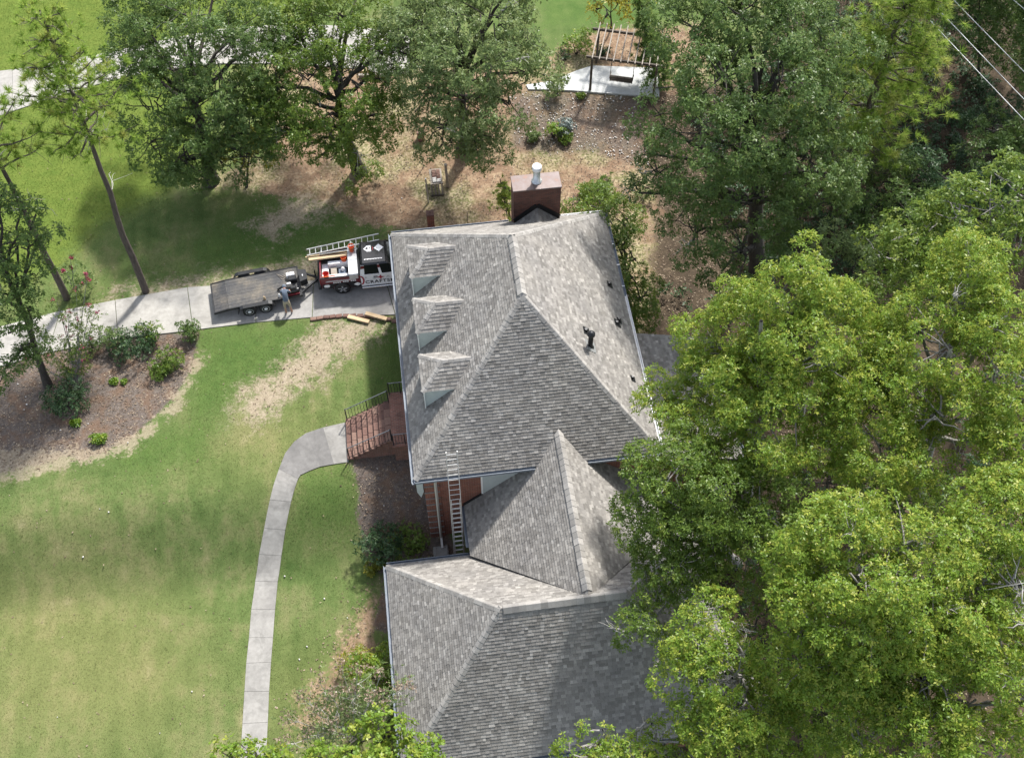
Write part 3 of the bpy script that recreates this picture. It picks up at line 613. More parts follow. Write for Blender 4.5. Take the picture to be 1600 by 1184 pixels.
mb = MB(); mb.box((0.02, 0.16, 3.0), (0.30, 0.235, ZE - 0.165)); mb.add([(0.02, 0.16, 3.0), (0.30, 0.16, 3.0), (0.16, 0.16, 2.5), (0.02, 0.235, 3.0), (0.30, 0.235, 3.0), (0.16, 0.235, 2.5)], [(0, 1, 2), (5, 4, 3), (0, 2, 5, 3), (1, 4, 5, 2)]); mb.build('eave_bracket', 'siding', house)
# soffits and gutters
def ring(name, x0, y0, x1, y1, z0, z1, w, mat):
    mb = MB(); mb.box((x0, y0, z0), (x1, y0 + w, z1)); mb.box((x0, y1 - w, z0), (x1, y1, z1)); mb.box((x0, y0 + w, z0), (x0 + w, y1 - w, z1)); mb.box((x1 - w, y0 + w, z0), (x1, y1 - w, z1))
    return mb.build(name, mat, house)
ring('soffit', 0.03, 0.03, W - 0.03, L - 0.03, ZE - 0.17, ZE - 0.145, 0.36, 'soffit')
ring('garage_soffit', gx0 + 0.03, gyf + 0.03, gx1 - 0.03, gyb - 0.03, gze - 0.17, gze - 0.145, 0.34, 'soffit')
def gutter(a, b, out, z, mat, br=0.0):
    """Open trough along an eave: back, floor and front lip."""
    a, b, out = Vector((*a, z)), Vector((*b, z)), Vector((*out, 0)); mb = MB()
    def bar(o0, w, zc, h): mb.beam(a + out * o0 + Vector((0, 0, zc)), b + out * o0 + Vector((0, 0, zc)), w, h)
    bar(0.012, 0.016, -0.07, 0.12); bar(0.075, 0.11, -0.125, 0.012); bar(0.137, 0.022, -0.066, 0.128)
    g = mb.build('gutter', mat, house)
    if br:
        n = int((b - a).length / br)
        for k in range(n):
            m2 = MB(); p = a.lerp(b, (k + 0.4) / n); m2.beam(p + out * -0.16 + Vector((0, 0, 0.035)), p + out * 0.14, 0.05, 0.014); m2.build('gutter_strap', 'gutter_white', g)
    return g
gutter((-0.14, -0.14), (-0.14, L), (-1, 0), ZE, 'gutter'); bpy.data.objects['gutter'].location.x = 0.14
gutter((0, 0), (xv - 0.12, 0), (0, -1), ZE, 'gutter'); gutter((2 * cx - xv + 0.1, 0), (W, 0), (0, -1), ZE, 'gutter')
gutter((W, 0), (W, L * 0.62), (1, 0), ZE, 'gutter_white'); gutter((W, L * 0.62), (W, L), (1, 0), ZE, 'gutter', 1.25); gutter((0, L), (5.8, L), (0, 1), ZE, 'gutter'); gutter((8.3, L), (W, L), (0, 1), ZE, 'gutter_white', 0.9)
gutter((gx0, gyf), (gx0, gyb), (-1, 0), gze, 'gutter'); gutter((gx0, gyb), (cxl, gyb), (0, 1), gze, 'gutter'); gutter((gx0, gyf), (gx1, gyf), (0, -1), gze, 'gutter')
gutter((cxl, gyb + 0.25), (cxl, 0.2), (-1, 0), cze, 'gutter'); gutter((14.6, 0.25), (14.6, 7.0), (1, 0), 2.35, 'gutter')
# downspout and splash block
mb = MB(); mb.beam((0.86, -0.08, ZE - 0.12), (0.84, 0.06, ZE - 0.6), 0.10, 0.08); mb.beam((0.84, 0.06, ZE - 0.58), (0.80, 0.10, -1.55), 0.10, 0.08); mb.beam((0.80, 0.11, -1.5), (0.80, -0.36, -1.66), 0.10, 0.08)
mb.build('downspout', 'downspout', house)
mb = MB(); mb.bbox((0.36, -0.72, -2.0), (1.08, -0.24, -1.70), 0.02); mb.box((0.44, -0.70, -1.699), (0.50, -0.26, -1.65)); mb.box((0.96, -0.70, -1.699), (1.02, -0.26, -1.65)); mb.box((0.501, -0.32, -1.699), (0.959, -0.26, -1.67))
mb.build('splash_block', 'walk', None, label='small concrete splash block at the foot of the brick wall', cat='splash block')
# dormers
def dormer(yc):
    U = 0.88; x0 = 0.83 * U; hw = 1.10 * U; ze = ZE + 2.34 * U; zr = ZE + 3.23 * U
    xs = lambda z: (z - ZE) / SL
    d = MB(); ya, yb_ = yc - hw + 0.06, yc + hw - 0.06
    for y_, s in ((ya, 1), (yb_, -1)):
        d.add([(x0 + 0.08, y_, ZE + (x0 + 0.08) * SL), (xs(ze), y_, ze), (x0 + 0.08, y_, ze - 0.02), (x0 + 0.08, y_ + s * 0.08, ZE + (x0 + 0.08) * SL), (xs(ze), y_ + s * 0.08, ze), (x0 + 0.08, y_ + s * 0.08, ze - 0.02)],
              [(0, 1, 2), (5, 4, 3), (0, 2, 5, 3), (1, 4, 5, 2), (0, 3, 4, 1)])
    d.box((x0 + 0.083, ya + 0.083, ZE + x0 * SL - 0.1), (x0 + 0.14, yb_ - 0.083, ze - 0.02))
    o = d.build('dormer', 'siding', house)
    for y_ in (ya - 0.02, yb_ + 0.02):
        t = MB(); t.box((x0 + 0.04, y_ - 0.05, ZE + x0 * SL - 0.02), (x0 + 0.079, y_ + 0.05, ze - 0.03)); t.build('corner_board', 'white', o)
    w = MB(); w.box((x0 + 0.02, yc - 0.42, ZE + x0 * SL + 0.2), (x0 + 0.078, yc + 0.42, ze - 0.15)); wf = w.build('window', 'white', o)
    for s in (-1, 1):
        g = MB(); g.box((x0 + 0.005, yc + s * 0.2 - 0.17, ZE + x0 * SL + 0.26), (x0 + 0.018, yc + s * 0.2 + 0.17, ze - 0.21)); g.build('pane', 'glass', wf)
    N_, F_ = V3((x0, yc - hw, ze)), V3((x0, yc + hw, ze)); A_ = V3((x0 + hw, yc, zr)); R_ = V3((xs(zr), yc, zr)); Nb, Fb = V3((xs(ze), yc - hw, ze)), V3((xs(ze), yc + hw, ze))
    rf = deck('dormer_roof', [[N_, Nb, R_, A_], [F_, Fb, R_, A_], [N_, A_, F_]], house, 'siding', 0.07)
    n1 = roof_face(rf, [N_, Nb, R_, A_], (1, 0, 0), e=0.16); n2 = roof_face(rf, [F_, Fb, R_, A_], (1, 0, 0), e=0.16); n3 = roof_face(rf, [N_, A_, F_], (0, 1, 0), e=0.16)
    caps(rf, N_, A_, n1, n3, 0.12); caps(rf, F_, A_, n2, n3, 0.12); caps(rf, A_, R_, n1, n2, 0.12)
for yc in (11.55 * .88, 8.0 * .88, 4.5 * .88): dormer(yc)
# chimney
ch = MB(); ch.box((5.93, 12.9, 0.0), (8.17, 13.84, 7.42)); chim = ch.build('chimney', 'brick_chimney', house)
cc = MB(); cc.bbox((5.89, 12.86, 7.421), (8.21, 13.88, 7.49), 0.015); cc.build('chimney_cap', 'rust', chim)
fl = MB(); fl.lathe((7.08, 13.38, 7.49), [(0.25, 0), (0.25, 0.05), (0.17, 0.06), (0.165, 0.62), (0.155, 0.63), (0.155, 0.78)], 24); fl.build('flue', 'steel', chim, True)
fc = MB(); fc.lathe((7.08, 13.38, 8.25), [(0.215, 0.0), (0.225, 0.02), (0.225, 0.20), (0.205, 0.23)], 24); fc.build('flue_cap', 'gutter_white', chim, True)
K0, K1, KP, KE = V3((5.97, 12.87, 5.29)), V3((8.13, 12.87, 5.29)), V3((7.05, 12.87, 6.22)), V3((7.05, L - (6.22 - ZE) / SL, 6.22))
ck = deck('chimney_cricket', [[K0, KP, KE], [K1, KP, KE]], house, th=0.06)
nk1 = roof_face(ck, [K0, KP, KE], (0, 1, 0), e=0.16); nk2 = roof_face(ck, [K1, KP, KE], (0, 1, 0), e=0.16)
mb = MB(); mb.beam(K0 + V3((0, 0, 0.16)), KP + V3((0, 0, 0.16)), 0.03, 0.27, upv=(0, 0, 1)); mb.beam(K1 + V3((0, -0.004, 0.16)), KP + V3((0, -0.004, 0.16)), 0.03, 0.27); mb.build('cricket_flashing', 'tar', chim)
# roof vents
def vent(x, y, h, r, name='roof_vent', flash=True, cap=None, tilt=0.0):
    z = ZE + SL * (W - x); mb = MB()
    mb.lathe((x, y, z - 0.05), [(r * 1.6, 0), (r * 1.15, 0.1), (r, 0.14), (r, h), (r * 0.8, h + 0.02)], 14)
    o = mb.build(name, 'black_metal', house, True)
    if name == 'vent_pipe':
        m4 = MB(); m4.lathe((x, y, z + h + 0.162), [(0.12, 0), (0.10, 0.03), (0.02, 0.045)], 14); m4.build('vent_lid', 'black_metal', o, True)
    m2 = MB(); nn = nr_; q = V3((x, y, z)) + nn * 0.035; a = V3((0, 1, 0)); b_ = nn.cross(a)
    s = r * 2.6; m2.add([q + a * i * s + b_ * j * s + nn * t for t in (0, 0.012) for i, j in ((-1, -1), (1, -1), (1, 1), (-1, 1))], [(3, 2, 1, 0), (4, 5, 6, 7), (0, 1, 5, 4), (1, 2, 6, 5), (2, 3, 7, 6), (3, 0, 4, 7)])
    m2.build('vent_flashing', 'black_metal' if r < 0.09 else 'steel', o)
    if cap:
        m3 = MB(); m3.lathe((x, y, z + h - 0.02), [(r * 1.05, 0), (r * 1.6, 0.03), (r * 1.6, 0.1), (r * 1.2, 0.16), (0.02, 0.18)], 16); m3.build('vent_cap', cap, o, True)
    return o
vent(8.07, 4.15, 0.85, 0.11, 'vent_pipe', True, 'black_metal'); vent(8.02, 4.93, 0.22, 0.075); vent(9.85, 8.70, 0.2, 0.065); vent(9.78, 6.40, 0.2, 0.075); vent(9.92, 6.62, 0.24, 0.055); vent(9.93, 3.42, 0.24, 0.055)
# ---------------------------------------------------------------- brick steps
st = thing('brick_steps', 'red brick front steps with black iron railings beside the house', 'steps', (-1.5, 5.0, 0))
X0, X1, YN, YF, ZT = -3.12, -0.93, 3.88, 6.14, 1.32; NS = 8; tr = (X1 - X0) / NS; rs = ZT / NS
for k in range(NS):
    mb = MB(); mb.box((X0 + k * tr, YN + 0.05, -0.3 if k < 1 else k * rs - 0.14), (X0 + (k + 1) * tr + 0.03, YF - 0.05, (k + 1) * rs - 0.06), 0)
    
    if k: mb.box((X0 + k * tr + 0.033, YN + 0.07, -0.3), (X0 + (k + 1) * tr + 0.03, YF - 0.07, k * rs - 0.142), 0)
    s_ = mb.build('step', 'brick_step', st)
    nb = 5
    for j in range(nb):                                   # brick tread sections with open joints
        m2 = MB(); y0 = YN + (YF - YN) * j / nb; y1 = YN + (YF - YN) * (j + 1) / nb
        m2.bbox((X0 + k * tr - 0.03, y0 + 0.006, (k + 1) * rs - 0.058), (X0 + (k + 1) * tr - 0.012, y1 - 0.006, (k + 1) * rs + 0.004 * ((j * 7 + k * 3) % 3)), 0.008); m2.build('tread_brick', 'brick_piece', s_)
mb = MB(); mb.box((X1 + 0.031, 3.60, -0.3), (0.37, 6.55, ZT - 0.075)); mb.build('landing_base', 'brick_step', st)
mb = MB(); mb.bbox((X1 - 0.02, 3.55, ZT - 0.074), (0.37, 6.60, ZT), 0.01); mb.build('landing_floor', 'brick_step', st)
def railing(pa, pb_, n, h=0.92, post=True):
    pa, pb_ = V3(pa), V3(pb_); up_ = V3((0, 0, 1))
    mb = MB(); mb.tube([pa + up_ * h, pb_ + up_ * h], 0.022, 6); o = mb.build('railing', 'rail_top', st)
    m2 = MB(); m2.tube([pa + up_ * 0.12, pb_ + up_ * 0.12], 0.014, 6); m2.build('bottom_rail', 'iron', o)
    for p in (pa, pb_):
        m2 = MB(); m2.box(p - V3((0.025, 0.025, 0.02)), p + V3((0.025, 0.025, h + 0.05))); m2.build('post', 'iron', o)
    for k in range(1, n):
        p = pa.lerp(pb_, k / n); r = 0.02 if k == n // 2 and n > 8 else 0.010
        m2 = MB(); m2.box(p + V3((-r, -r, 0.12 if r < 0.015 else 0.0)), p + V3((r, r, h))); m2.build('baluster', 'iron', o)
for y_ in (YN + 0.06, YF - 0.06): railing((X0 + 0.05, y_, 0.12), (X1 - 0.04, y_, ZT), 14)
railing((X1 + 0.03, 3.66, ZT), (0.32, 3.66, ZT), 9); railing((X1 + 0.03, 6.49, ZT), (0.32, 6.49, ZT), 9)
# ---------------------------------------------------------------- extension ladder against the eave
def ladder(name, label, a, b, side, width, nr, mats='alu', fly=0.0, group=None, rung0=0.15):
    a, b, side = V3(a), V3(b), V3(side).normalized(); d = (b - a); Ln = d.length; d.normalize(); nn = side.cross(d).normalized()
    t = thing(name, label, 'ladder', tuple(a), group)
    for s in (-1, 1):
        mb = MB(); mb.beam(a + side * s * width / 2, b + side * s * width / 2, 0.03, 0.075, upv=nn); mb.build('rail', mats, t)
    for k in range(nr):
        p = a + d * (rung0 + 0.305 * k)
        mb = MB(); mb.tube([p - side * width / 2, p + side * width / 2], 0.017, 6); mb.build('rung', mats, t)
    return t, d, nn
lt, ld, lnn = ladder('extension_ladder', 'tall aluminium extension ladder leaning on the front eave by the brick wall', (1.52, -1.82, -1.99), (1.66, 0.24, 5.98), (1, 0, 0), 0.46, 27)
for s in (-1, 1):
    mb = MB(); o_ = lnn * (-0.06 if lnn.y < 0 else 0.06); a_ = V3((1.52, -1.82, -1.99)) - V3((0, 0.0, 0)) + V3((0, -0.075, 0.0)); mb.beam(a_ + V3((s * 0.18, 0, 0)), a_ + ld * 5.4 + V3((s * 0.18, 0, 0)), 0.025, 0.06, upv=lnn); mb.build('base_rail', 'alu', lt)
for k in range(17):
    p = a_ + ld * (0.3 + 0.305 * k); mb = MB(); mb.tube([p + V3((-0.18, 0, 0)), p + V3((0.18, 0, 0))], 0.016, 6); mb.build('rung', 'alu', lt)

# ---------------------------------------------------------------- vegetation
def fib(n, r):
    i = np.arange(n) + 0.5; ph = np.arccos(1 - 2 * i / n); th = np.pi * (1 + 5 ** 0.5) * i
    d = np.c_[np.cos(th) * np.sin(ph), np.sin(th) * np.sin(ph), np.cos(ph)] + r.normal(0, 0.12, (n, 3))
    return d / np.linalg.norm(d, axis=1)[:, None]
def nrm(a): return a / (np.linalg.norm(a, axis=1)[:, None] + 1e-9)
def clumps(lobes, r, rc=(0.45, 0.8), cover=1.5, inner=0.35, shrink=0.0):
    """Clump centres, radii and outward directions spread over the lobes (x, y, z, radius)."""
    P, R, D = [], [], []
    lobes = np.array(lobes, float)
    for x, y, z, rad in lobes:
        rad = max(0.35, rad - shrink) if shrink else rad; m = 0.5 * (rc[0] + rc[1]); n = max(5, int(cover * 4 * rad * rad / (m * m)))
        d = fib(n, r); keep = d[:, 2] > -0.72 + 0.3 * r.random(n); d = d[keep]; n = len(d)
        rr = rad * np.where(r.random(n) < inner, r.uniform(0.35, 0.75, n), r.uniform(0.66, 1.2, n))
        p = np.array([x, y, z]) + d * rr[:, None] * np.array([1, 1, 0.82])
        # drop the ones buried inside another lobe
        q = p[:, None, :] - lobes[None, :, :3]; ins = (np.linalg.norm(q, axis=2) < lobes[None, :, 3] * 0.62).sum(1)
        k = (ins == 0) | (r.random(n) < 0.35)
        k &= (vnoise(p[:, :2] + p[:, 2:3] * 0.7, 0.8, int(abs(x) * 7) % 50) > 0.34) | (r.random(n) < 0.22)
        P.append(p[k]); D.append(d[k]); R.append(r.uniform(rc[0], rc[1], k.sum()))
    return np.concatenate(P), np.concatenate(R), np.concatenate(D)
def rosettes(P, R, D, r, per=26, flat=0.75):
    n = np.maximum(4, (per * R * R / 0.36).astype(int)); idx = np.repeat(np.arange(len(P)), n); N = len(idx)
    d = nrm(r.normal(0, 1, (N, 3)) + D[idx] * 0.7 + np.array([0, 0, 0.35]))
    rad = R[idx] * r.uniform(0.35, 1.0, N) ** 0.6
    c = P[idx] + d * rad[:, None] * np.array([1, 1, flat])
    ax = nrm(d * 0.6 + D[idx] * 0.25 + np.array([0, 0, 0.4]) + r.normal(0, 0.5, (N, 3)))
    return c, ax, rad / R[idx]
def leaves(c, ax, r, k=6, ln=0.16, wd=0.42, droop=0.25, tipv=None, spread=(50, 88)):
    """k kite-shaped leaves round every rosette axis; returns verts, quads, tip values."""
    N = len(c); ref = np.where(np.abs(ax[:, 2:3]) < 0.9, np.array([[0, 0, 1.0]]), np.array([[1.0, 0, 0]]))
    u = nrm(np.cross(ax, ref)); w = np.cross(ax, u)
    ph = (np.arange(k)[None, :] * 2.399 + r.random((N, 1)) * 6.28 + r.normal(0, 0.3, (N, k)))
    al = np.radians(r.uniform(spread[0], spread[1], (N, k)))
    rad = (u[:, None, :] * np.cos(ph)[..., None] + w[:, None, :] * np.sin(ph)[..., None])
    d = ax[:, None, :] * np.cos(al)[..., None] + rad * np.sin(al)[..., None]
    d[..., 2] -= droop * r.random((N, k)); d /= np.linalg.norm(d, axis=2)[..., None]
    side = np.cross(d, ax[:, None, :] + r.normal(0, 0.35, (N, k, 3))); side /= (np.linalg.norm(side, axis=2)[..., None] + 1e-9)
    up_ = np.cross(side, d)
    l = ln * r.uniform(0.65, 1.2, (N, k))[..., None]; wv = l * wd
    b = c[:, None, :] + d * l * 0.08
    mid = b + d * l * 0.55
    a0 = b; a1 = mid + side * wv * 0.5 + up_ * wv * 0.12; a2 = b + d * l - np.array([0, 0, 1]) * l * 0.10; a3 = mid - side * wv * 0.5 + up_ * wv * 0.12
    V = np.stack([a0, a1, a2, a3], 2).reshape(-1, 3)
    F = np.arange(len(V)).reshape(-1, 4)
    t = np.zeros(N) if tipv is None else tipv
    return V, F, np.repeat(t, k * 4)
def limbs(name, mat, parent, paths, n=6):
    mb = MB()
    for pts, rad in paths: mb.tube(pts, rad, n, cap=False)
    return mb.build(name, mat, parent, True)
def wander(a, b, r, amp, n=6, r0=0.1, r1=0.03, sag=0.0):
    a, b = np.array(a, float), np.array(b, float); pts = []; rads = []
    off = np.zeros(3)
    for i in range(n + 1):
        t = i / n; off = off * 0.7 + r.normal(0, amp, 3) * (0 < i < n)
        p = a + (b - a) * t + off; p[2] += sag * math.sin(math.pi * t)
        pts.append(tuple(p)); rads.append(r0 + (r1 - r0) * t)
    return pts, rads
def broadleaf(label, base, lobes, leaf, bark, seed, name='oak_tree', rc=(0.45, 0.8), cover=1.5, per=26, k=6, ln=0.16, tip=0.25, group=None, trunk_r=0.24, top=None, cat='tree', droop=0.25, wd=0.42, dead=0, inner=0.35, shrink=0.0):
    r = np.random.default_rng(seed); base = (base[0], base[1], float(H(base[0], base[1])) - 0.05)
    t = thing(name, label, cat, base, group)
    lobes = np.array(lobes, float); P, R, D = clumps(lobes, r, rc, cover, inner, shrink)
    c, ax, q = rosettes(P, R, D, r, per)
    young = np.clip((r.random(len(c)) < tip) * r.uniform(0.15, 0.9, len(c)) * (q > 0.6), 0, 1)
    V, F, tv = leaves(c, ax, r, k, ln, wd, droop, young)
    npmesh('crown', V, F, leaf, t, {'tip': tv})
    # trunk towards the middle of the crown, then limbs to the lobes and clumps
    cm = lobes[:, :3].mean(0) if top is None else np.array(top); zt = lobes[:, 2].max() if top is None else top[2]
    zf = base[2] + 0.45 * (lobes[:, 2].min() - base[2]) + 0.3
    trunk = wander(base, (cm[0], cm[1], zt), r, trunk_r * 0.22, 10, trunk_r * 1.1, trunk_r * 0.22)
    trunk[1][0] = trunk_r * 1.45
    limbs('trunk', bark, t, [trunk], 10)
    ps = []; tp = np.array(trunk[0])
    for L_ in lobes:
        cand = tp[tp[:, 2] < L_[2] - 0.15 * L_[3]]; st_ = cand[-1] if len(cand) else tp[len(tp) // 3]
        st_ = tp[max(2, int(len(cand) * 0.75))] if len(cand) > 4 else st_
        ps.append(wander(st_, L_[:3], r, 0.10, 6, trunk_r * 0.42, 0.05, 0.25))
        near = np.where(np.linalg.norm(P - L_[:3], axis=1) < L_[3] * 1.15)[0]
        for i in r.permutation(near)[: int(4 + L_[3] * 3)]:
            ps.append(wander(L_[:3] + r.normal(0, 0.2, 3), P[i] + D[i] * R[i] * 0.25, r, 0.06, 4, 0.04, 0.012))
    tagit(limbs('branches', bark, t, ps, 5), kind='stuff')
    if dead:
        ds = []
        for _ in range(dead):
            L_ = lobes[r.integers(len(lobes))]; d = nrm(r.normal(0, 1, (1, 3)))[0]; d[2] = abs(d[2]) * 0.5 + 0.1
            e = L_[:3] + d * L_[3] * 1.12; s_ = L_[:3] + d * L_[3] * 0.45; ds.append(wander(s_, e, r, 0.07, 5, 0.045, 0.012))
            for j in range(6):
                m = s_ + (e - s_) * r.uniform(0.45, 1); ds.append(wander(m, m + nrm(r.normal(0, 1, (1, 3)) + d)[0] * r.uniform(0.3, 0.9), r, 0.05, 3, 0.016, 0.005))
        tagit(limbs('bare_twigs', 'twig', t, ds, 4), kind='stuff')
    return t
GR_R = 'tall oaks to the right of the house'
OAK = dict(name='oak_tree', ln=0.13, cover=1.85, per=72, k=5, tip=0.36, rc=(0.30, 0.78), shrink=0.2, inner=0.2, group=GR_R, bark='bark_pale', leaf='leaf_oak')
broadleaf('tall bright oak beside the right eave, its pointed top before the dark oak', (15.37, 0.32, -1.49), [(15.10, 0.73, 15.00, 1.05), (14.43, -0.00, 14.20, 1.35), (15.68, -0.31, 14.00, 1.30), (13.10, 0.22, 12.80, 1.70), (14.14, -1.37, 13.20, 1.70), (15.03, -2.13, 13.50, 1.50), (12.11, 0.27, 11.50, 1.50), (13.09, -1.94, 12.40, 1.70), (11.70, -0.24, 10.60, 1.10), (11.84, -1.69, 11.00, 1.70), (11.13, -2.08, 10.20, 1.40), (10.11, -0.30, 9.60, 0.80), (9.74, -0.96, 9.40, 0.65), (10.66, -1.02, 10.00, 0.90), (12.76, -3.31, 11.60, 1.70), (13.94, -3.49, 12.50, 1.60), (11.29, -3.42, 10.30, 1.40), (10.69, -3.19, 9.80, 0.80)], seed=11, dead=3, trunk_r=0.26, **OAK)
broadleaf('broad bright oak with a pale upright trunk, by the right edge of the picture', (22.47, -2.91, -2.00), [(20.61, -0.03, 15.20, 1.20), (19.97, -1.06, 14.60, 1.50), (20.74, -2.32, 15.00, 1.50), (18.85, -1.22, 13.50, 1.50), (17.96, -1.46, 12.60, 1.40), (19.09, -2.75, 14.00, 1.80), (20.22, -3.85, 14.20, 1.90), (16.83, -1.74, 12.00, 1.20), (21.13, -4.64, 14.00, 1.80), (17.62, -3.37, 12.80, 1.70), (16.48, -3.39, 11.80, 1.50), (18.28, -4.66, 13.00, 1.60), (20.62, -6.13, 13.20, 1.70), (16.76, -4.92, 11.60, 1.70), (17.89, -5.80, 11.50, 1.50), (15.43, -4.24, 11.20, 1.30)], seed=12, dead=4, trunk_r=0.28, **OAK)
OAKM = dict(OAK, leaf='leaf_oak_mid', tip=0.15)
broadleaf('mid green oak overhanging the low connecting roof right of the garage ridge', (14.22, -2.79, -2.00), [(8.72, -3.86, 10.00, 1.10), (8.03, -4.48, 9.60, 0.70), (9.67, -4.21, 10.40, 1.40), (9.43, -5.20, 9.60, 1.50), (8.37, -5.37, 9.20, 1.00), (10.89, -5.03, 10.40, 1.60), (10.62, -5.94, 9.20, 1.50), (9.24, -6.10, 8.60, 1.10), (12.23, -6.04, 10.00, 1.70), (8.85, -7.02, 8.20, 1.10), (11.98, -6.76, 8.40, 1.30), (12.84, -7.00, 9.20, 1.30), (8.30, -7.69, 7.60, 0.80), (9.65, -7.49, 7.60, 0.90), (7.68, -8.73, 7.00, 0.85), (8.05, -9.91, 6.80, 0.70)], seed=13, dead=5, trunk_r=0.24, **OAKM)
broadleaf('bright oak clump in front of the garage roof, with bare white branches beside it', (13.59, -8.21, -2.00), [(9.52, -9.98, 11.00, 0.85), (8.94, -10.86, 10.60, 1.10), (8.41, -11.66, 10.00, 1.05), (9.49, -11.76, 10.50, 1.20), (9.97, -12.72, 10.00, 1.30), (9.03, -12.47, 9.60, 1.20), (10.63, -13.73, 9.60, 1.30), (9.40, -13.71, 9.40, 1.20), (11.11, -12.74, 9.60, 1.00)], seed=14, dead=9, trunk_r=0.2, **OAK)
broadleaf('largest bright oak in the lower right corner with sunlit domed crown', (18.60, -7.42, -2.00), [(12.70, -9.29, 14.00, 1.25), (13.77, -9.25, 14.30, 1.20), (12.11, -10.03, 13.40, 1.20), (14.80, -9.76, 14.40, 1.40), (13.20, -10.53, 14.20, 1.50), (12.37, -11.24, 13.40, 1.40), (11.54, -11.36, 12.40, 1.10), (14.15, -11.23, 14.30, 1.60), (13.43, -11.92, 13.20, 1.50), (15.49, -10.72, 14.40, 1.50), (11.77, -12.11, 11.80, 1.10), (12.71, -12.61, 12.00, 1.20), (15.01, -12.06, 13.80, 1.50)], seed=15, dead=5, trunk_r=0.3, **OAK)
broadleaf('bright oak with a thick leaning trunk by the lower right corner', (20.37, -10.81, -2.00), [(16.24, -12.73, 13.00, 1.50), (17.18, -13.47, 13.00, 1.60), (15.19, -13.39, 12.40, 1.50), (17.77, -14.40, 12.60, 1.50), (16.38, -14.41, 12.00, 1.60), (14.03, -14.11, 11.40, 1.40), (13.02, -14.59, 10.80, 1.30), (14.75, -15.00, 11.40, 1.60), (16.83, -15.71, 11.60, 1.60), (13.94, -12.95, 11.60, 1.00)], seed=16, dead=3, trunk_r=0.32, **OAK)
broadleaf('bright oak cut by the right edge below the upright pale trunk', (23.95, -5.69, -2.00), [(19.43, -8.13, 14.20, 1.30), (18.45, -8.94, 14.00, 1.30), (18.87, -9.87, 14.40, 1.60), (17.66, -10.17, 14.00, 1.30), (18.06, -11.60, 14.20, 1.60), (17.09, -11.53, 13.60, 1.30), (17.29, -10.06, 13.40, 0.90), (18.08, -12.75, 14.00, 1.50)], seed=17, dead=2, trunk_r=0.26, **OAK)
broadleaf('small bright tree at the bottom edge against the dark garage roof', (6.21, -11.48, -2.00), [(5.23, -12.71, 8.60, 0.62), (4.66, -13.05, 8.20, 0.60), (5.83, -13.14, 8.20, 0.60), (5.15, -13.38, 8.00, 0.80), (7.11, -12.58, 8.40, 0.65), (7.54, -13.22, 8.20, 0.80), (6.64, -13.47, 8.00, 0.80), (8.22, -13.68, 8.00, 0.80)], seed=18, **OAK)
UND = dict(OAKM, per=26, ln=0.17, tip=0.08, name='understory_tree', group='low trees under the right hand oaks', trunk_r=0.1, shrink=0.0, cover=1.1, bark='bark_dark')
for lab, b, lb, sd_ in (('low tree filling the gap between the two upper bright oaks', (19.07, -0.80, -1.96), [(16.60, -2.81, 6.00, 1.50), (15.19, -2.49, 5.50, 1.30), (17.71, -3.55, 6.00, 1.40), (16.64, -1.89, 7.00, 1.20)], 111),
        ('low tree in the gap above the lower right domed oak', (21.95, -4.47, -2.00), [(18.52, -5.06, 7.00, 1.50), (19.81, -5.79, 7.00, 1.50), (20.98, -5.39, 7.00, 1.30), (17.62, -4.70, 6.00, 1.20)], 112),
        ('low tree at the bottom edge under the domed oak', (16.10, -11.87, -2.00), [(13.30, -12.43, 7.00, 1.50), (14.48, -12.36, 7.00, 1.40), (12.64, -13.53, 6.50, 1.40), (16.23, -11.09, 8.00, 1.60)], 113),
        ('low tree between the leaning trunk oak and the oak at the right edge', (23.90, -9.01, -2.00), [(18.26, -10.34, 9.00, 1.60), (19.57, -11.02, 8.50, 1.60), (20.35, -11.87, 8.00, 1.50)], 114),
        ('low tree behind the upper bright oaks, below the mid green tree', (23.78, 4.65, 0.00), [(19.55, 3.19, 7.00, 1.60), (21.36, 3.96, 7.50, 1.60), (22.64, 4.80, 8.00, 1.40), (17.96, 0.74, 7.00, 1.40)], 115)):
    broadleaf(lab, b, lb, seed=sd_, **UND)
broadleaf('leafy deep green bush growing under the oaks by the garage corner', (13.39, -6.13, -2.00), [(11.56, -6.75, 5.00, 1.00), (13.59, -7.98, 6.00, 1.30), (12.21, -9.19, 5.00, 1.10), (12.79, -10.86, 6.00, 1.20)], seed=19, **dict(UND, group=None))
broadleaf('mid green tree behind the bright oaks at the right edge', (27.67, 7.27, 0.00), [(21.75, 4.59, 11.50, 1.40), (22.63, 4.26, 12.50, 1.70), (23.98, 4.13, 13.00, 1.80), (24.88, 4.57, 13.50, 1.50), (20.95, 4.44, 10.40, 1.20), (24.26, 2.45, 12.60, 1.80), (23.05, 2.80, 12.00, 1.80), (21.67, 3.16, 11.00, 1.50), (20.52, 5.36, 9.60, 0.80)], 'leaf_oak_mid', 'bark_pale', 20, ln=0.18, cover=1.3, per=22, tip=0.3, name='oak_tree', trunk_r=0.25)
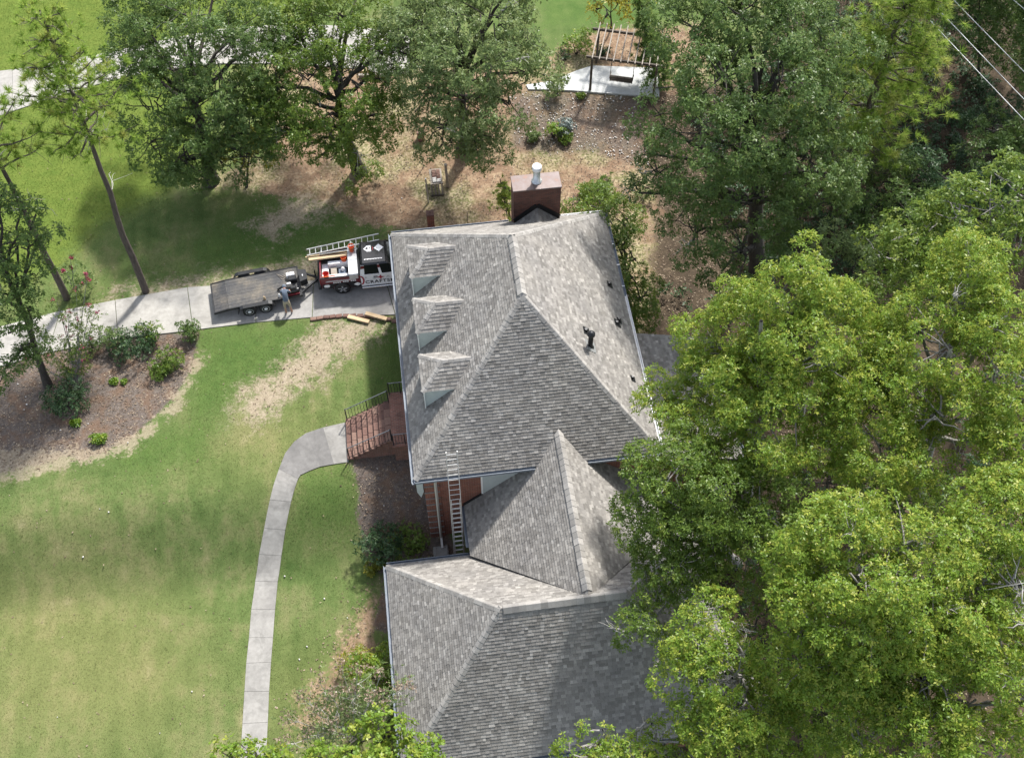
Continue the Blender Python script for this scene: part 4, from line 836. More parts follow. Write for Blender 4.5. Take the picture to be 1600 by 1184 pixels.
# the big oaks behind the house
BACK = dict(ln=0.165, cover=1.1, per=34, k=6, tip=0.2, inner=0.45, bark='bark_dark', leaf='leaf_dark', rc=(0.5, 0.9), droop=0.5, trunk_r=0.34, name='oak_tree', group='large oaks behind the house')
broadleaf('largest dark green oak with hanging leaves, behind the house on the right', (18.81, 12.25, 0.00), [(14.38, 16.24, 13.00, 1.86), (16.43, 15.79, 14.00, 2.05), (18.42, 14.65, 14.00, 1.95), (20.23, 14.15, 13.00, 1.58), (13.93, 14.74, 11.60, 1.50), (15.10, 13.17, 13.00, 2.23), (17.36, 12.23, 13.20, 2.23), (20.05, 12.25, 11.40, 1.77), (12.68, 13.53, 10.00, 1.40), (14.09, 11.87, 11.00, 1.95), (16.10, 10.58, 11.60, 2.23), (18.56, 10.49, 10.60, 1.95), (12.60, 12.29, 8.40, 1.21), (14.01, 10.70, 8.60, 1.77), (15.97, 9.48, 9.20, 2.05), (18.76, 9.46, 8.40, 1.67), (20.59, 10.62, 9.00, 1.12), (14.01, 9.60, 6.80, 1.49), (15.86, 8.57, 6.80, 1.67), (18.26, 8.42, 6.60, 1.49), (12.20, 13.38, 8.60, 0.80), (15.62, 9.51, 4.10, 1.12), (18.62, 17.49, 14.00, 2.05), (15.89, 18.32, 14.00, 2.05), (11.71, 11.96, 7.60, 0.65)], seed=21, dead=3, **dict(BACK, trunk_r=0.45))
broadleaf('dark oak left of centre behind the driveway, hiding the upper drive', (-9.86, 22.85, 0.00), [(-11.36, 25.88, 8.08, 1.90), (-8.86, 25.47, 8.94, 2.24), (-7.00, 24.15, 8.60, 2.24), (-12.38, 24.89, 6.54, 1.57), (-10.15, 23.58, 7.40, 2.24), (-7.88, 22.79, 7.40, 2.35), (-5.69, 23.38, 7.05, 1.90), (-11.59, 23.02, 5.50, 2.02), (-9.18, 21.84, 5.85, 2.24), (-7.01, 22.11, 5.33, 2.02), (-12.18, 22.30, 3.78, 1.68), (-10.41, 21.69, 3.44, 1.79), (-8.68, 21.74, 2.92, 1.68), (-10.18, 21.88, 1.55, 1.23), (-7.22, 21.26, 3.44, 1.34), (-6.38, 22.21, 5.16, 1.79), (-4.89, 24.92, 7.74, 1.79), (-12.54, 26.52, 6.88, 1.12), (-11.43, 22.02, 2.06, 1.12), (-5.54, 22.05, 4.30, 1.12), (-10.69, 28.76, 8.60, 2.02), (-7.59, 28.02, 9.03, 2.02)], seed=22, dead=3, **BACK)
broadleaf('oak with a thick black trunk standing in bare soil behind the pickup', (-1.56, 22.57, 0.00), [(-3.52, 24.82, 8.08, 2.02), (-1.48, 24.90, 8.60, 2.13), (0.36, 23.78, 8.08, 1.79), (-3.44, 22.78, 6.88, 1.90), (-1.30, 22.09, 7.22, 2.02), (0.43, 21.97, 6.71, 1.12), (-4.63, 22.37, 5.68, 1.46), (-2.72, 21.10, 5.50, 1.79), (-0.92, 20.86, 5.50, 1.46), (-3.92, 21.06, 4.13, 1.23), (0.23, 21.31, 5.16, 0.90), (-1.78, 20.71, 3.96, 1.23), (-5.16, 21.64, 4.64, 1.46), (-2.72, 21.00, 3.10, 1.12), (-5.08, 22.52, 6.88, 1.57), (0.94, 22.72, 8.08, 1.34), (-3.35, 28.02, 8.60, 2.02), (-0.34, 27.38, 8.77, 2.02), (-1.60, 21.70, 0.69, 0.67), (-3.79, 21.01, 2.75, 0.78)], seed=23, dead=3, **dict(BACK, leaf='leaf_oak_mid', tip=0.1))
broadleaf('sunlit grey green oak left of the patio, above the brick chimney', (4.45, 23.32, 0.26), [(2.36, 23.22, 9.12, 1.90), (4.31, 23.07, 9.80, 2.13), (6.11, 22.08, 9.80, 2.13), (7.82, 21.71, 8.94, 1.46), (1.83, 21.83, 7.91, 1.46), (3.74, 21.23, 8.60, 2.24), (5.74, 20.48, 8.60, 2.24), (7.51, 20.54, 7.74, 1.46), (2.61, 20.52, 6.88, 1.57), (4.48, 19.65, 7.22, 2.02), (6.40, 19.54, 6.88, 1.46), (3.11, 19.65, 5.68, 1.23), (4.70, 19.28, 5.16, 1.34), (1.37, 21.56, 6.54, 0.78), (4.32, 19.35, 3.78, 1.01), (3.37, 19.65, 4.30, 1.12), (5.33, 19.21, 4.47, 1.01), (1.26, 22.05, 8.60, 1.46), (3.92, 25.66, 9.80, 2.13), (7.12, 24.96, 9.80, 2.02)], seed=24, dead=3, **dict(BACK, leaf='leaf_grey', tip=0.3))
broadleaf('dark broadleaf tree over the driveway at the left edge', (-17.60, 10.14, 0.00), [(-16.59, 13.51, 9.60, 1.00), (-15.94, 13.21, 9.00, 0.95), (-16.98, 12.60, 9.00, 1.10), (-15.59, 13.14, 8.40, 0.70), (-16.46, 12.10, 8.00, 1.00), (-15.55, 12.87, 7.40, 0.60), (-17.25, 11.61, 7.60, 1.00), (-16.40, 11.42, 6.80, 0.90), (-17.29, 10.57, 6.40, 1.00), (-16.59, 10.55, 5.60, 0.70), (-17.85, 9.71, 5.00, 0.90), (-17.39, 9.32, 4.20, 0.70), (-17.03, 9.44, 3.20, 0.50), (-18.24, 9.05, 3.20, 0.70)], seed=25, dead=2, **dict(BACK, trunk_r=0.17, leaf='leaf_dark', group=None, cover=1.0))
broadleaf('leafy dark tree against the right rear eave of the house', (11.74, 11.06, 0.00), [(9.61, 15.38, 3.60, 0.80), (10.71, 14.18, 3.80, 1.00), (11.58, 13.51, 3.60, 1.00), (11.11, 12.00, 3.80, 1.00), (11.67, 11.48, 3.60, 0.90), (11.29, 10.27, 3.40, 1.00), (11.67, 9.50, 2.80, 0.80), (11.28, 8.83, 2.20, 0.90), (10.77, 16.10, 3.00, 0.70), (11.00, 8.68, 1.40, 0.70)], 'leaf_oak_mid', 'bark_dark', 26, name='small_tree', ln=0.15, cover=1.6, per=40, tip=0.12, trunk_r=0.1)
broadleaf('yellow green small tree below the dark oak, left of the black trunk', (-7.90, 22.24, 0.00), [(-7.73, 22.92, 2.60, 0.90), (-6.31, 23.01, 2.80, 0.90), (-7.16, 22.47, 2.00, 0.80), (-8.76, 22.65, 1.80, 0.70), (-5.41, 23.17, 3.00, 0.60)], 'leaf_yellow', 'bark_dark', 27, name='small_tree', ln=0.2, cover=1.1, per=16, tip=0.2, trunk_r=0.07)
broadleaf('golden leaved small tree on the far lawn above the pergola', (14.44, 31.64, 0.90), [(13.05, 30.34, 3.60, 0.80), (13.98, 30.39, 4.00, 0.90), (15.14, 30.29, 3.60, 0.80), (13.66, 30.23, 2.80, 0.60)], 'leaf_gold', 'bark_dark', 28, name='small_tree', ln=0.2, cover=1.2, per=16, tip=0.2, trunk_r=0.06)
broadleaf('rounded bright green treetop at the bottom edge, left of the garage roof', (-3.06, -10.76, -2.00), [(-3.85, -11.37, 5.00, 0.64), (-2.85, -11.10, 5.60, 0.64), (-1.90, -11.12, 6.00, 0.68), (-0.86, -11.82, 5.60, 0.68), (-2.69, -11.85, 5.40, 0.77), (-1.55, -12.06, 5.60, 0.77), (-0.25, -12.35, 5.20, 0.68), (-4.38, -11.87, 4.60, 0.68), (-3.33, -12.44, 5.00, 0.77), (-1.86, -12.69, 5.20, 0.85)], 'leaf_oak', 'bark_dark', 29, name='small_tree', ln=0.155, cover=1.6, per=38, tip=0.3, trunk_r=0.12, wd=0.62)
broadleaf('small bright treetop at the bottom edge beside the sidewalk', (-8.31, -9.80, -2.00), [(-7.88, -9.94, 2.60, 0.42), (-7.02, -10.21, 2.70, 0.42), (-6.33, -10.29, 2.50, 0.40), (-7.44, -10.55, 2.40, 0.60)], 'leaf_oak', 'bark_dark', 30, name='shrub', cat='shrub', ln=0.15, cover=1.5, per=24, tip=0.3, trunk_r=0.06, wd=0.6)
# dark thicket trees at the right, under the pine and the wires
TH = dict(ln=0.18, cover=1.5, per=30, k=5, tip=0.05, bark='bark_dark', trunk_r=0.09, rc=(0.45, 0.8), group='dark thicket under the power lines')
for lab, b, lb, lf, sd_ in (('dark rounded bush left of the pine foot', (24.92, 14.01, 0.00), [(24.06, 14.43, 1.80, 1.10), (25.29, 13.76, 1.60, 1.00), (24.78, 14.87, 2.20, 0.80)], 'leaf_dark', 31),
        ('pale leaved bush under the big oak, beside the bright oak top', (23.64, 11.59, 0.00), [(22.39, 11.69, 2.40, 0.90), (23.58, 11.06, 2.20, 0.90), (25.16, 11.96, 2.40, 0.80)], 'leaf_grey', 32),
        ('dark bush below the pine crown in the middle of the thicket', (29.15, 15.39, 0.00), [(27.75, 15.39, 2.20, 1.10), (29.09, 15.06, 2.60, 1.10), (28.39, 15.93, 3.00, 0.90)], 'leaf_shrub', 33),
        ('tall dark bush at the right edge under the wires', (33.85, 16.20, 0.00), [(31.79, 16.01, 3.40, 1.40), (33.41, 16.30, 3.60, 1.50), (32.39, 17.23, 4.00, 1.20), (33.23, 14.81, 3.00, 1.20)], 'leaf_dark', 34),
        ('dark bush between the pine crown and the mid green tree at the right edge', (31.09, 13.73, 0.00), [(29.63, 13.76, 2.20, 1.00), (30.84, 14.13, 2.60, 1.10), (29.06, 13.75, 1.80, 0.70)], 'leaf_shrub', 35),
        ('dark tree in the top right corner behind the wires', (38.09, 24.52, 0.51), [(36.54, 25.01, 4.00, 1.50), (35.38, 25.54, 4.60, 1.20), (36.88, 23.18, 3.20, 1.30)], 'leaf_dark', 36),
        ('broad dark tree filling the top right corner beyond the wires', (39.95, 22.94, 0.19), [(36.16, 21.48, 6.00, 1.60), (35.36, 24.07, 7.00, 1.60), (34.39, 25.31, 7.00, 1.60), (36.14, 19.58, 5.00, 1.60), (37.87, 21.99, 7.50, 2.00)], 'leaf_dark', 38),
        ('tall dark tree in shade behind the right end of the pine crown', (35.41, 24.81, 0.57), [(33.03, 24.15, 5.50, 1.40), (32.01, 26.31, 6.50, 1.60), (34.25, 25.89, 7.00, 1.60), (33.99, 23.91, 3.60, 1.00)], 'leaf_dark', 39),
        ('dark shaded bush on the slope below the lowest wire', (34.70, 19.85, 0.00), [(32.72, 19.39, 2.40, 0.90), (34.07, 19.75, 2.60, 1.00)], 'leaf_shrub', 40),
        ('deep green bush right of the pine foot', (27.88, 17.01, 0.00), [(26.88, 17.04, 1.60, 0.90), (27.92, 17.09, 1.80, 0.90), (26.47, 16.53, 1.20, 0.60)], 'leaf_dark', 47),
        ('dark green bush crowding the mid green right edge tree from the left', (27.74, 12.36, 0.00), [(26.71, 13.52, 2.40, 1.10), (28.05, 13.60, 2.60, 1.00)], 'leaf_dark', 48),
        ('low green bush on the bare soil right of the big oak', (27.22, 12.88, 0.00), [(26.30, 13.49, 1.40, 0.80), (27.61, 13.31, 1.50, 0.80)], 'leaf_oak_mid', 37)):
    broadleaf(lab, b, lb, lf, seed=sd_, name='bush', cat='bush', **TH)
for lab, b, lb, sd_ in (('oak added to cast shade past the top right corner, its crown mostly out of view', (42.95, 31.78, 0.90), [(35.55, 25.00, 11.00, 2.40), (36.89, 22.77, 12.00, 2.60), (38.04, 19.50, 12.00, 2.60), (36.36, 25.68, 13.00, 2.60), (38.92, 25.33, 13.00, 2.60), (37.96, 23.72, 9.00, 2.00)], 101),
        ('oak added to cast shade, above the top edge beyond the large pine', (39.50, 34.87, 0.90), [(31.75, 27.80, 11.00, 2.40), (33.91, 27.07, 12.00, 2.60), (32.92, 29.07, 13.00, 2.60), (30.75, 29.86, 12.00, 2.40), (34.53, 27.58, 9.00, 1.80)], 102),
        ('unseen oak added to cast shade, outside the right edge beside the wires', (41.68, 21.28, 0.00), [(35.52, 16.16, 10.00, 2.40), (36.34, 13.76, 10.00, 2.40), (35.56, 16.91, 12.00, 2.40), (36.81, 14.88, 12.00, 2.40), (35.78, 16.15, 8.00, 1.60)], 103)):
    broadleaf(lab, b, lb, 'leaf_dark', 'bark_dark', sd_, name='oak_tree', cover=0.8, per=12, ln=0.28, k=4, rc=(0.6, 1.0), group='shade oaks added past the right edge')  # oaks added out of view to throw shade on the thicket ground
# ---- pines
def pine(label, base, toppt, crown_from, blen, seed, mat='needle', tuft=0.30, n_br=46, needles=26, group=None, trunk_r=0.19, name='pine_tree', bend=0.12, dens=7, snags=8):
    r = np.random.default_rng(seed); base = np.array((base[0], base[1], float(H(base[0], base[1])) - 0.05)); top = np.array(toppt, float)
    t = thing(name, label, 'tree', tuple(base), group)
    pts, rads = wander(base, top, r, bend, 12, trunk_r, 0.035); limbs('trunk', 'bark_pine', t, [(pts, rads)], 10); tp = np.array(pts)
    def at(f): i = min(f * 12, 11.999); j = int(i); return tp[j] + (tp[j + 1] - tp[j]) * (i - j)
    br, cs, axs = [], [], []
    for i in range(n_br):
        f = crown_from + (1 - crown_from) * (i + r.random() * 0.8) / n_br; s_ = at(min(f, 0.995)); az = i * 2.4 + r.normal(0, 0.4)
        g_ = (f - crown_from) / (1 - crown_from); l = blen * (1 - 0.62 * g_) * r.uniform(0.55, 1.1) * min(1, 0.5 + 2 * g_ + 0.3)
        e = s_ + np.array([math.cos(az) * l, math.sin(az) * l, l * r.uniform(0.05, 0.42)])
        path = wander(s_, e, r, 0.07, 5, 0.035 + 0.012 * l, 0.012, -0.05 * l); br.append(path); bp = np.array(path[0])
        nt_ = int(3 + dens * l / 2)
        for j in range(nt_):
            q = bp[min(5, int(2 + r.random() * 4))] + r.normal(0, 0.10 + 0.12 * l, 3) * np.array([1, 1, 0.55]); cs.append(q)
            axs.append((e - s_) / l * 0.6 + np.array([0, 0, 0.5]) + r.normal(0, 0.35, 3))
        for j in range(3): br.append(wander(bp[3], bp[4] + r.normal(0, 0.2 * l, 3), r, 0.03, 3, 0.014, 0.006))
    tagit(limbs('branches', 'bark_pine', t, br, 5), kind='stuff')
    sn = []
    for i in range(snags):
        s_ = at(r.uniform(crown_from * 0.7, 0.9)); az = r.random() * 6.28; l = r.uniform(0.6, 1.8); e = s_ + np.array([math.cos(az) * l, math.sin(az) * l, l * r.uniform(-0.2, 0.3)])
        sn.append(wander(s_, e, r, 0.08, 5, 0.028, 0.008))
        for j in range(3): m = s_ + (e - s_) * r.uniform(0.5, 1); sn.append(wander(m, m + r.normal(0, 0.28, 3), r, 0.04, 3, 0.012, 0.005))
    if sn: tagit(limbs('dead_branches', 'twig', t, sn, 4), kind='stuff')
    c = np.array(cs); ax = nrm(np.array(axs)); N = len(c); k = needles
    d = nrm((r.normal(0, 1, (N, k, 3)) + ax[:, None, :] * 1.1).reshape(-1, 3)); cc_ = np.repeat(c, k, 0); l = tuft * r.uniform(0.6, 1.15, (N * k, 1))
    sd2 = nrm(np.cross(d, r.normal(0, 1, (N * k, 3)))) * 0.017; b = cc_ + d * 0.02
    V = np.stack([b - sd2, b + sd2, b + d * l - np.array([0, 0, 0.25]) * l * 0.35], 1).reshape(-1, 3); F = np.arange(len(V)).reshape(-1, 3)
    npmesh('crown', V, F, mat, t, {'tip': np.repeat((r.random(N) < 0.3) * r.random(N), k * 3)})
    return t
pine('tall slender pine with a bare trunk, right of the two at the drive edge', (-13.11, 15.47, 0.00), (-12.96, 16.79, 16.50), 0.60, 2.9, 41, n_br=50, group='tall pines along the drive', needles=36, dens=9, bend=0.05, tuft=0.36)
pine('tall pine at the left edge with a dark leaning trunk', (-17.14, 15.55, 0.00), (-16.14, 14.15, 15.50), 0.66, 2.4, 42, n_br=34, group='tall pines along the drive', needles=34, dens=7, bend=0.05, tuft=0.36)
pine('large pine with a heavy dark trunk, beside the power lines', (25.64, 19.04, 0.00), (25.09, 17.76, 14.50), 0.14, 4.2, 43, n_br=92, trunk_r=0.30, needles=42, tuft=0.44, dens=8, snags=20, bend=0.06)
pine('soft green young pine right of the pergola', (16.28, 26.05, 0.79), (15.29, 28.12, 5.80), 0.10, 1.15, 44, 'needle_soft', n_br=60, trunk_r=0.09, name='young_pine', needles=34, dens=16, snags=0)
pine('thin young pine beside the left face of the chimney', (6.36, 17.77, 0.00), (5.95, 17.27, 3.60), 0.30, 0.75, 45, 'needle', tuft=0.22, n_br=26, trunk_r=0.07, name='young_pine', bend=0.03, snags=0)
pine('bushy young pine behind the right end of the house roof', (11.61, 17.77, 0.00), (11.28, 17.52, 2.60), 0.15, 0.9, 46, 'needle_soft', tuft=0.22, n_br=30, trunk_r=0.04, name='young_pine', bend=0.03, snags=0)
# ---- shrubs and garden plants
def shrub(label, base, rad, h, leaf, seed, ln=0.12, per=30, group=None, name='shrub', cat='shrub', wd=0.45, rc=(0.22, 0.36), tip=0.12, n=6, cover=1.5, k=6):
    r = np.random.default_rng(seed); base = np.array((base[0], base[1], float(H(base[0], base[1])))); t = thing(name, label, cat, tuple(base), group)
    lob = [(base[0], base[1], base[2] + h * 0.45, rad * 0.75)]
    for i in range(n):
        a = i * 2.4 + r.random(); q = rad * r.uniform(0.35, 0.65); s = rad * r.uniform(0.42, 0.62)
        lob.append((base[0] + math.cos(a) * q, base[1] + math.sin(a) * q, base[2] + max(s * 0.7, h * r.uniform(0.35, 0.8)), s))
    rc = (min(rc[0], rad * 0.45), min(rc[1], rad * 0.6))
    P, R, D = clumps(lob, r, rc, cover, 0.4); c, ax, q = rosettes(P, R, D, r, per * 0.36 / (rc[1] ** 2) * 0.4); c[:, 2] = np.maximum(c[:, 2], base[2] + 0.04)
    V, F, tv = leaves(c, ax, r, k, ln, wd, 0.2, (r.random(len(c)) < tip) * r.random(len(c))); npmesh('foliage', V, F, leaf, t, {'tip': tv})
    ps = [wander(base + np.array([math.cos(i) * 0.05, math.sin(i) * 0.05, -0.05]), P[r.integers(len(P))], r, 0.03, 4, 0.02, 0.006) for i in range(14)]
    limbs('stems', 'bark_dark', t, ps, 5); return t
GB = 'shrubs in the mulch bed by the drive'; GH = 'shrubs along the front of the house'; GP = 'plants on the slope behind the house'
for a in (('wide dark green shrub in the middle of the mulch bed', (-16.34, 8.76, 0.00), 1.1, 1.0, 'leaf_shrub', 51, GB), ('large dark shrub at the drive edge among the row of plants', (-13.44, 11.80, 0.00), 1.0, 1.0, 'leaf_shrub', 52, GB),
          ('upright green shrub touching the concrete drive, right of the large dark one', (-12.47, 12.19, 0.00), 0.58, 1.2, 'leaf_oak_mid', 53, GB), ('mid green shrub with yellow tips near the bed point', (-11.80, 10.51, 0.00), 0.8, 0.75, 'leaf_oak_mid', 54, GB),
          ('small dark green shrub in the corner where bed meets drive and lawn', (-10.64, 12.19, 0.00), 0.46, 0.95, 'leaf_dark', 55, GB), ('feathery green shrub left of the large dark one at the drive edge', (-14.47, 12.14, -0.00), 0.55, 1.0, 'leaf_grey', 56, GB),
          ('dark upright shrub beside the pink flowering myrtle', (-15.67, 12.02, 0.00), 0.6, 1.0, 'leaf_dark', 57, GB), ('low green shrub hanging over the bed edge below the yellow tipped one', (-12.10, 10.16, 0.00), 0.4, 0.5, 'leaf_oak_mid', 58, GB),
          ('big dark shrub in the bed in front of the brick wall', (-2.09, -0.15, -1.73), 1.1, 1.4, 'leaf_shrub', 59, GH), ('lighter feathery shrub right of the big dark one by the wall', (-0.67, -0.25, -1.78), 0.9, 1.15, 'leaf_oak_mid', 60, GH),
          ('small yellow green shrub just above the garage eave corner', (-2.34, -0.91, -1.98), 0.36, 0.5, 'leaf_yellow', 61, GH), ('tall bright green shrub pressed against the garage eave', (-2.34, -6.09, -2.00), 1.15, 2.2, 'leaf_oak', 62, GH),
          ('yellow green shrub in front of the tall bright one by the garage', (-3.37, -5.51, -2.00), 0.75, 1.4, 'leaf_yellow', 63, GH), ('dark shrub in the shade below the garage eave', (-2.08, -7.12, -2.00), 0.8, 1.1, 'leaf_shrub', 64, GH),
          ('upright lime green shrub alone on the slope below the patio', (9.63, 23.47, 0.29), 0.42, 0.95, 'leaf_lime', 65, GP), ('blue grey shrub right of the upright lime one', (10.32, 23.82, 0.36), 0.45, 0.7, 'leaf_blue', 66, GP),
          ('low dark green shrub right below the blue grey one', (10.26, 23.22, 0.24), 0.35, 0.4, 'leaf_oak_mid', 67, GP), ('pale sparse weed left of the lime shrub', (8.48, 23.47, 0.29), 0.3, 0.4, 'leaf_grey', 68, GP),
          ('thin sapling at the near edge of the patio', (10.27, 26.47, 0.84), 0.5, 1.3, 'leaf_grey', 69, GP), ('spreading green shrub on the mulch left of the pergola', (11.93, 29.67, 0.90), 0.95, 1.3, 'leaf_lime', 70, GP),
          ('dark rounded shrub below the spreading one left of the pergola', (11.25, 29.30, 0.90), 0.6, 0.8, 'leaf_shrub', 71, GP), ('small dark shrub under the pergola rafters', (13.51, 29.34, 0.90), 0.35, 0.6, 'leaf_shrub', 72, GP),
          ('low green weed by the concrete edge below the swing', (11.63, 26.02, 0.78), 0.2, 0.2, 'leaf_oak_mid', 73, GP), ('dark weedy bush right of the roof end under the big oak', (13.86, 18.32, -0.00), 0.45, 0.7, 'leaf_grey', 74, GP), ('green weed at the foot of the young pine behind the roof', (10.76, 19.08, 0.00), 0.4, 0.6, 'leaf_oak_mid', 79, GP)):
    shrub(a[0], a[1], a[2], a[3], a[4], a[5], group=a[6])
for a in (('bright lime plant near the lower edge of the mulch bed', (-14.84, 6.59, 0.00), 0.26, 0.3, 75), ('small lime plant above the bright one in the mulch bed', (-16.06, 7.62, -0.00), 0.18, 0.16, 76), ('tiny lime plant with a pale tip in the upper mulch bed', (-13.92, 9.79, -0.00), 0.15, 0.14, 77), ('tiny lime plant left of the pale tipped one', (-14.39, 9.90, -0.00), 0.12, 0.12, 78)):
    shrub(a[0], a[1], a[2], a[3], 'leaf_lime', a[4], group='small lime plants in the mulch bed', name='plant', cat='plant', n=3)
def myrtle(label, base, tops, leaf, bloom, seed, group=None, lsp=0.30, nl=14, nf=10, twiggy=0, bl=0.06, stemmat='bark_pale', nsub=7):
    r = np.random.default_rng(seed); base = np.array((base[0], base[1], float(H(base[0], base[1])))); t = thing('crape_myrtle', label, 'tree', tuple(base), group)
    ps, c, fc_ = [], [], []
    for tp in tops:
        tp = np.array(tp); path = wander(base + r.normal(0, 0.06, 3) * np.array([1, 1, 0]), tp, r, 0.06, 6, 0.035, 0.01); ps.append(path); bp = np.array(path[0])
        for j in range(nsub):
            i = r.integers(2, 6); e = bp[i] + nrm(r.normal(0, 1, (1, 3)) + np.array([[0, 0, 0.5]]))[0] * r.uniform(0.3, 0.75); ps.append(wander(bp[i], e, r, 0.04, 3, 0.012, 0.005))
            c.append(e + r.normal(0, lsp * 0.5, (nl, 3)))
        c.append(tp + r.normal(0, lsp * 0.6, (nl, 3))); fc_.append(tp + np.array([0, 0, 0.1]) + r.normal(0, bl, (nf * 3, 3)))
        if r.random() < 0.7: fc_.append(bp[4] + r.normal(0, bl, (nf * 2, 3)) + r.normal(0, 0.25, 3))
    limbs('stems', stemmat, t, ps, 5); c = np.concatenate(c); f_ = np.concatenate(fc_)
    up_ = lambda n: nrm(np.array([[0, 0, 0.6]]) + r.normal(0, 0.6, (n, 3)))
    V, F, tv = leaves(c, up_(len(c)), r, 4, 0.11, 0.5, 0.3, (r.random(len(c)) < 0.2) * 0.5); npmesh('crown', V, F, leaf, t, {'tip': tv})
    V, F, tv = leaves(f_, up_(len(f_)), r, 5, 0.07, 0.8, 0.1); npmesh('blossom', V, F, bloom, t, {'tip': tv}); return t
myrtle('pink flowering crape myrtle with thin bare stems in the mulch bed', (-16.24, 9.72, 0.00), [a[:3] for a in [(-17.29, 11.40, 2.60, 1.00), (-16.38, 12.61, 3.40, 1.00), (-15.35, 12.90, 3.60, 1.00), (-15.71, 12.05, 3.00, 1.00), (-14.83, 12.40, 3.00, 1.00), (-14.57, 12.20, 2.60, 1.00), (-17.12, 10.76, 1.60, 1.00), (-15.44, 10.78, 1.80, 1.00), (-14.67, 13.28, 4.00, 1.00), (-18.17, 10.72, 1.60, 1.00), (-16.14, 12.02, 2.60, 1.00)]], 'leaf_oak_mid', 'petal', 81, nl=11, nsub=6, bl=0.06, nf=2)
myrtle('sparse faded crape myrtle with pale twigs left of the garage roof', (-3.59, -8.44, -2.00), [a[:3] for a in [(-5.40, -7.65, 1.80, 1.00), (-4.56, -7.24, 2.20, 1.00), (-3.59, -7.05, 2.80, 1.00), (-2.95, -7.47, 3.00, 1.00), (-2.19, -7.64, 3.20, 1.00), (-1.48, -8.44, 3.40, 1.00), (-0.98, -8.38, 3.40, 1.00), (-5.99, -8.35, 1.40, 1.00), (-6.33, -9.20, 1.00, 1.00), (-4.91, -8.36, 1.80, 1.00), (-4.08, -7.95, 2.20, 1.00), (-3.29, -8.19, 2.60, 1.00), (-2.53, -8.49, 2.80, 1.00), (-5.28, -9.15, 1.20, 1.00), (-4.16, -9.03, 2.00, 1.00), (-2.06, -8.80, 2.80, 1.00)]], 'leaf_grey', 'dry_bloom', 82, nl=8, nsub=14, stemmat='twig', nf=9, bl=0.16)
myrtle('red flowering sapling between the two pine trunks', (-16.77, 16.18, 0.00), [a[:3] for a in [(-16.50, 16.76, 1.60, 1.00), (-15.82, 15.93, 1.20, 1.00), (-16.90, 16.13, 1.40, 1.00), (-15.70, 15.66, 1.00, 1.00)]], 'leaf_dark', 'petal', 83, nl=12, nsub=5, bl=0.04)

# ---------------------------------------------------------------- utility trailer
TA = math.radians(6.6); TC = V3((-7.29, 14.36, 0)); TX = Matrix.Translation(TC) @ Matrix.Rotation(TA, 4, 'Z')
def tmb(): m = MB(); m.X = TX; return m
tr_ = thing('flatbed_trailer', 'black flatbed trailer with twin axles parked on the driveway behind the pickup', 'trailer', tuple(TC))
HL, HW, DZ = 2.24, 0.93, 0.60
for k in range(9):                                            # deck boards along the length
    m = tmb(); w = 2 * HW / 9; y0 = -HW + k * w
    m.box((-HL + 0.75, y0 + 0.004, DZ - 0.045), (HL - 0.04, y0 + w - 0.004, DZ + 0.002 * (k % 3))); m.build('deck_board', 'deck', tr_)
    m = tmb(); m.add([(-HL + 0.03, y0 + 0.004, DZ - 0.10), (-HL + 0.74, y0 + 0.004, DZ - 0.002), (-HL + 0.74, y0 + w - 0.004, DZ - 0.002), (-HL + 0.03, y0 + w - 0.004, DZ - 0.10), (-HL + 0.03, y0 + 0.004, DZ - 0.14), (-HL + 0.74, y0 + 0.004, DZ - 0.045), (-HL + 0.74, y0 + w - 0.004, DZ - 0.045), (-HL + 0.03, y0 + w - 0.004, DZ - 0.14)],
          [(0, 1, 2, 3), (7, 6, 5, 4), (0, 4, 5, 1), (2, 6, 7, 3), (1, 5, 6, 2), (3, 7, 4, 0)]); m.build('dovetail_board', 'deck', tr_)
m = tmb()
for s in (-1, 1): m.beam((-HL + 0.74, s * (HW + 0.03), DZ - 0.04), (HL, s * (HW + 0.03), DZ - 0.04), 0.06, 0.13); m.beam((-HL, s * (HW + 0.03), DZ - 0.15), (-HL + 0.74, s * (HW + 0.03), DZ - 0.04), 0.06, 0.13)
m.beam((HL, -HW - 0.06, DZ - 0.04), (HL, HW + 0.06, DZ - 0.04), 0.07, 0.14); m.beam((-HL - 0.01, -HW - 0.06, DZ - 0.15), (-HL - 0.01, HW + 0.06, DZ - 0.15), 0.07, 0.10)
for x in (-1.2, -0.6, 0, 0.6, 1.2, 1.8): m.beam((x, -HW, DZ - 0.10), (x, HW, DZ - 0.10), 0.06, 0.08)
m.build('frame', 'black_metal', tr_)
m = tmb()
for s in (-1, 1): m.beam((HL, s * 0.75, DZ - 0.1), (HL + 0.95, 0.04 * s, DZ - 0.1), 0.08, 0.12)
m.beam((HL + 0.85, 0, DZ - 0.1), (HL + 1.25, 0, DZ - 0.1), 0.09, 0.1); m.build('tongue', 'black_metal', tr_)
m = tmb(); m.beam((HL + 1.05, 0, DZ - 0.02), (HL + 1.42, 0.0, DZ - 0.02), 0.16, 0.12); m.lathe((HL + 1.40, 0, DZ - 0.1), [(0.10, 0), (0.10, 0.10), (0.06, 0.15)], 12); m.build('hitch_coupler', 'gutter_white', tr_)
m = tmb(); m.tube([(HL + 0.86, 0.22, 0.05), (HL + 0.86, 0.22, 0.85)], 0.035, 8); m.lathe((HL + 0.86, 0.22, 0.0), [(0.09, 0), (0.09, 0.03)], 10); m.tube([(HL + 0.86, 0.22, 0.86), (HL + 0.86, 0.40, 0.88), (HL + 0.86, 0.40, 0.97)], 0.015, 6); m.build('jack_stand', 'black_metal', tr_)
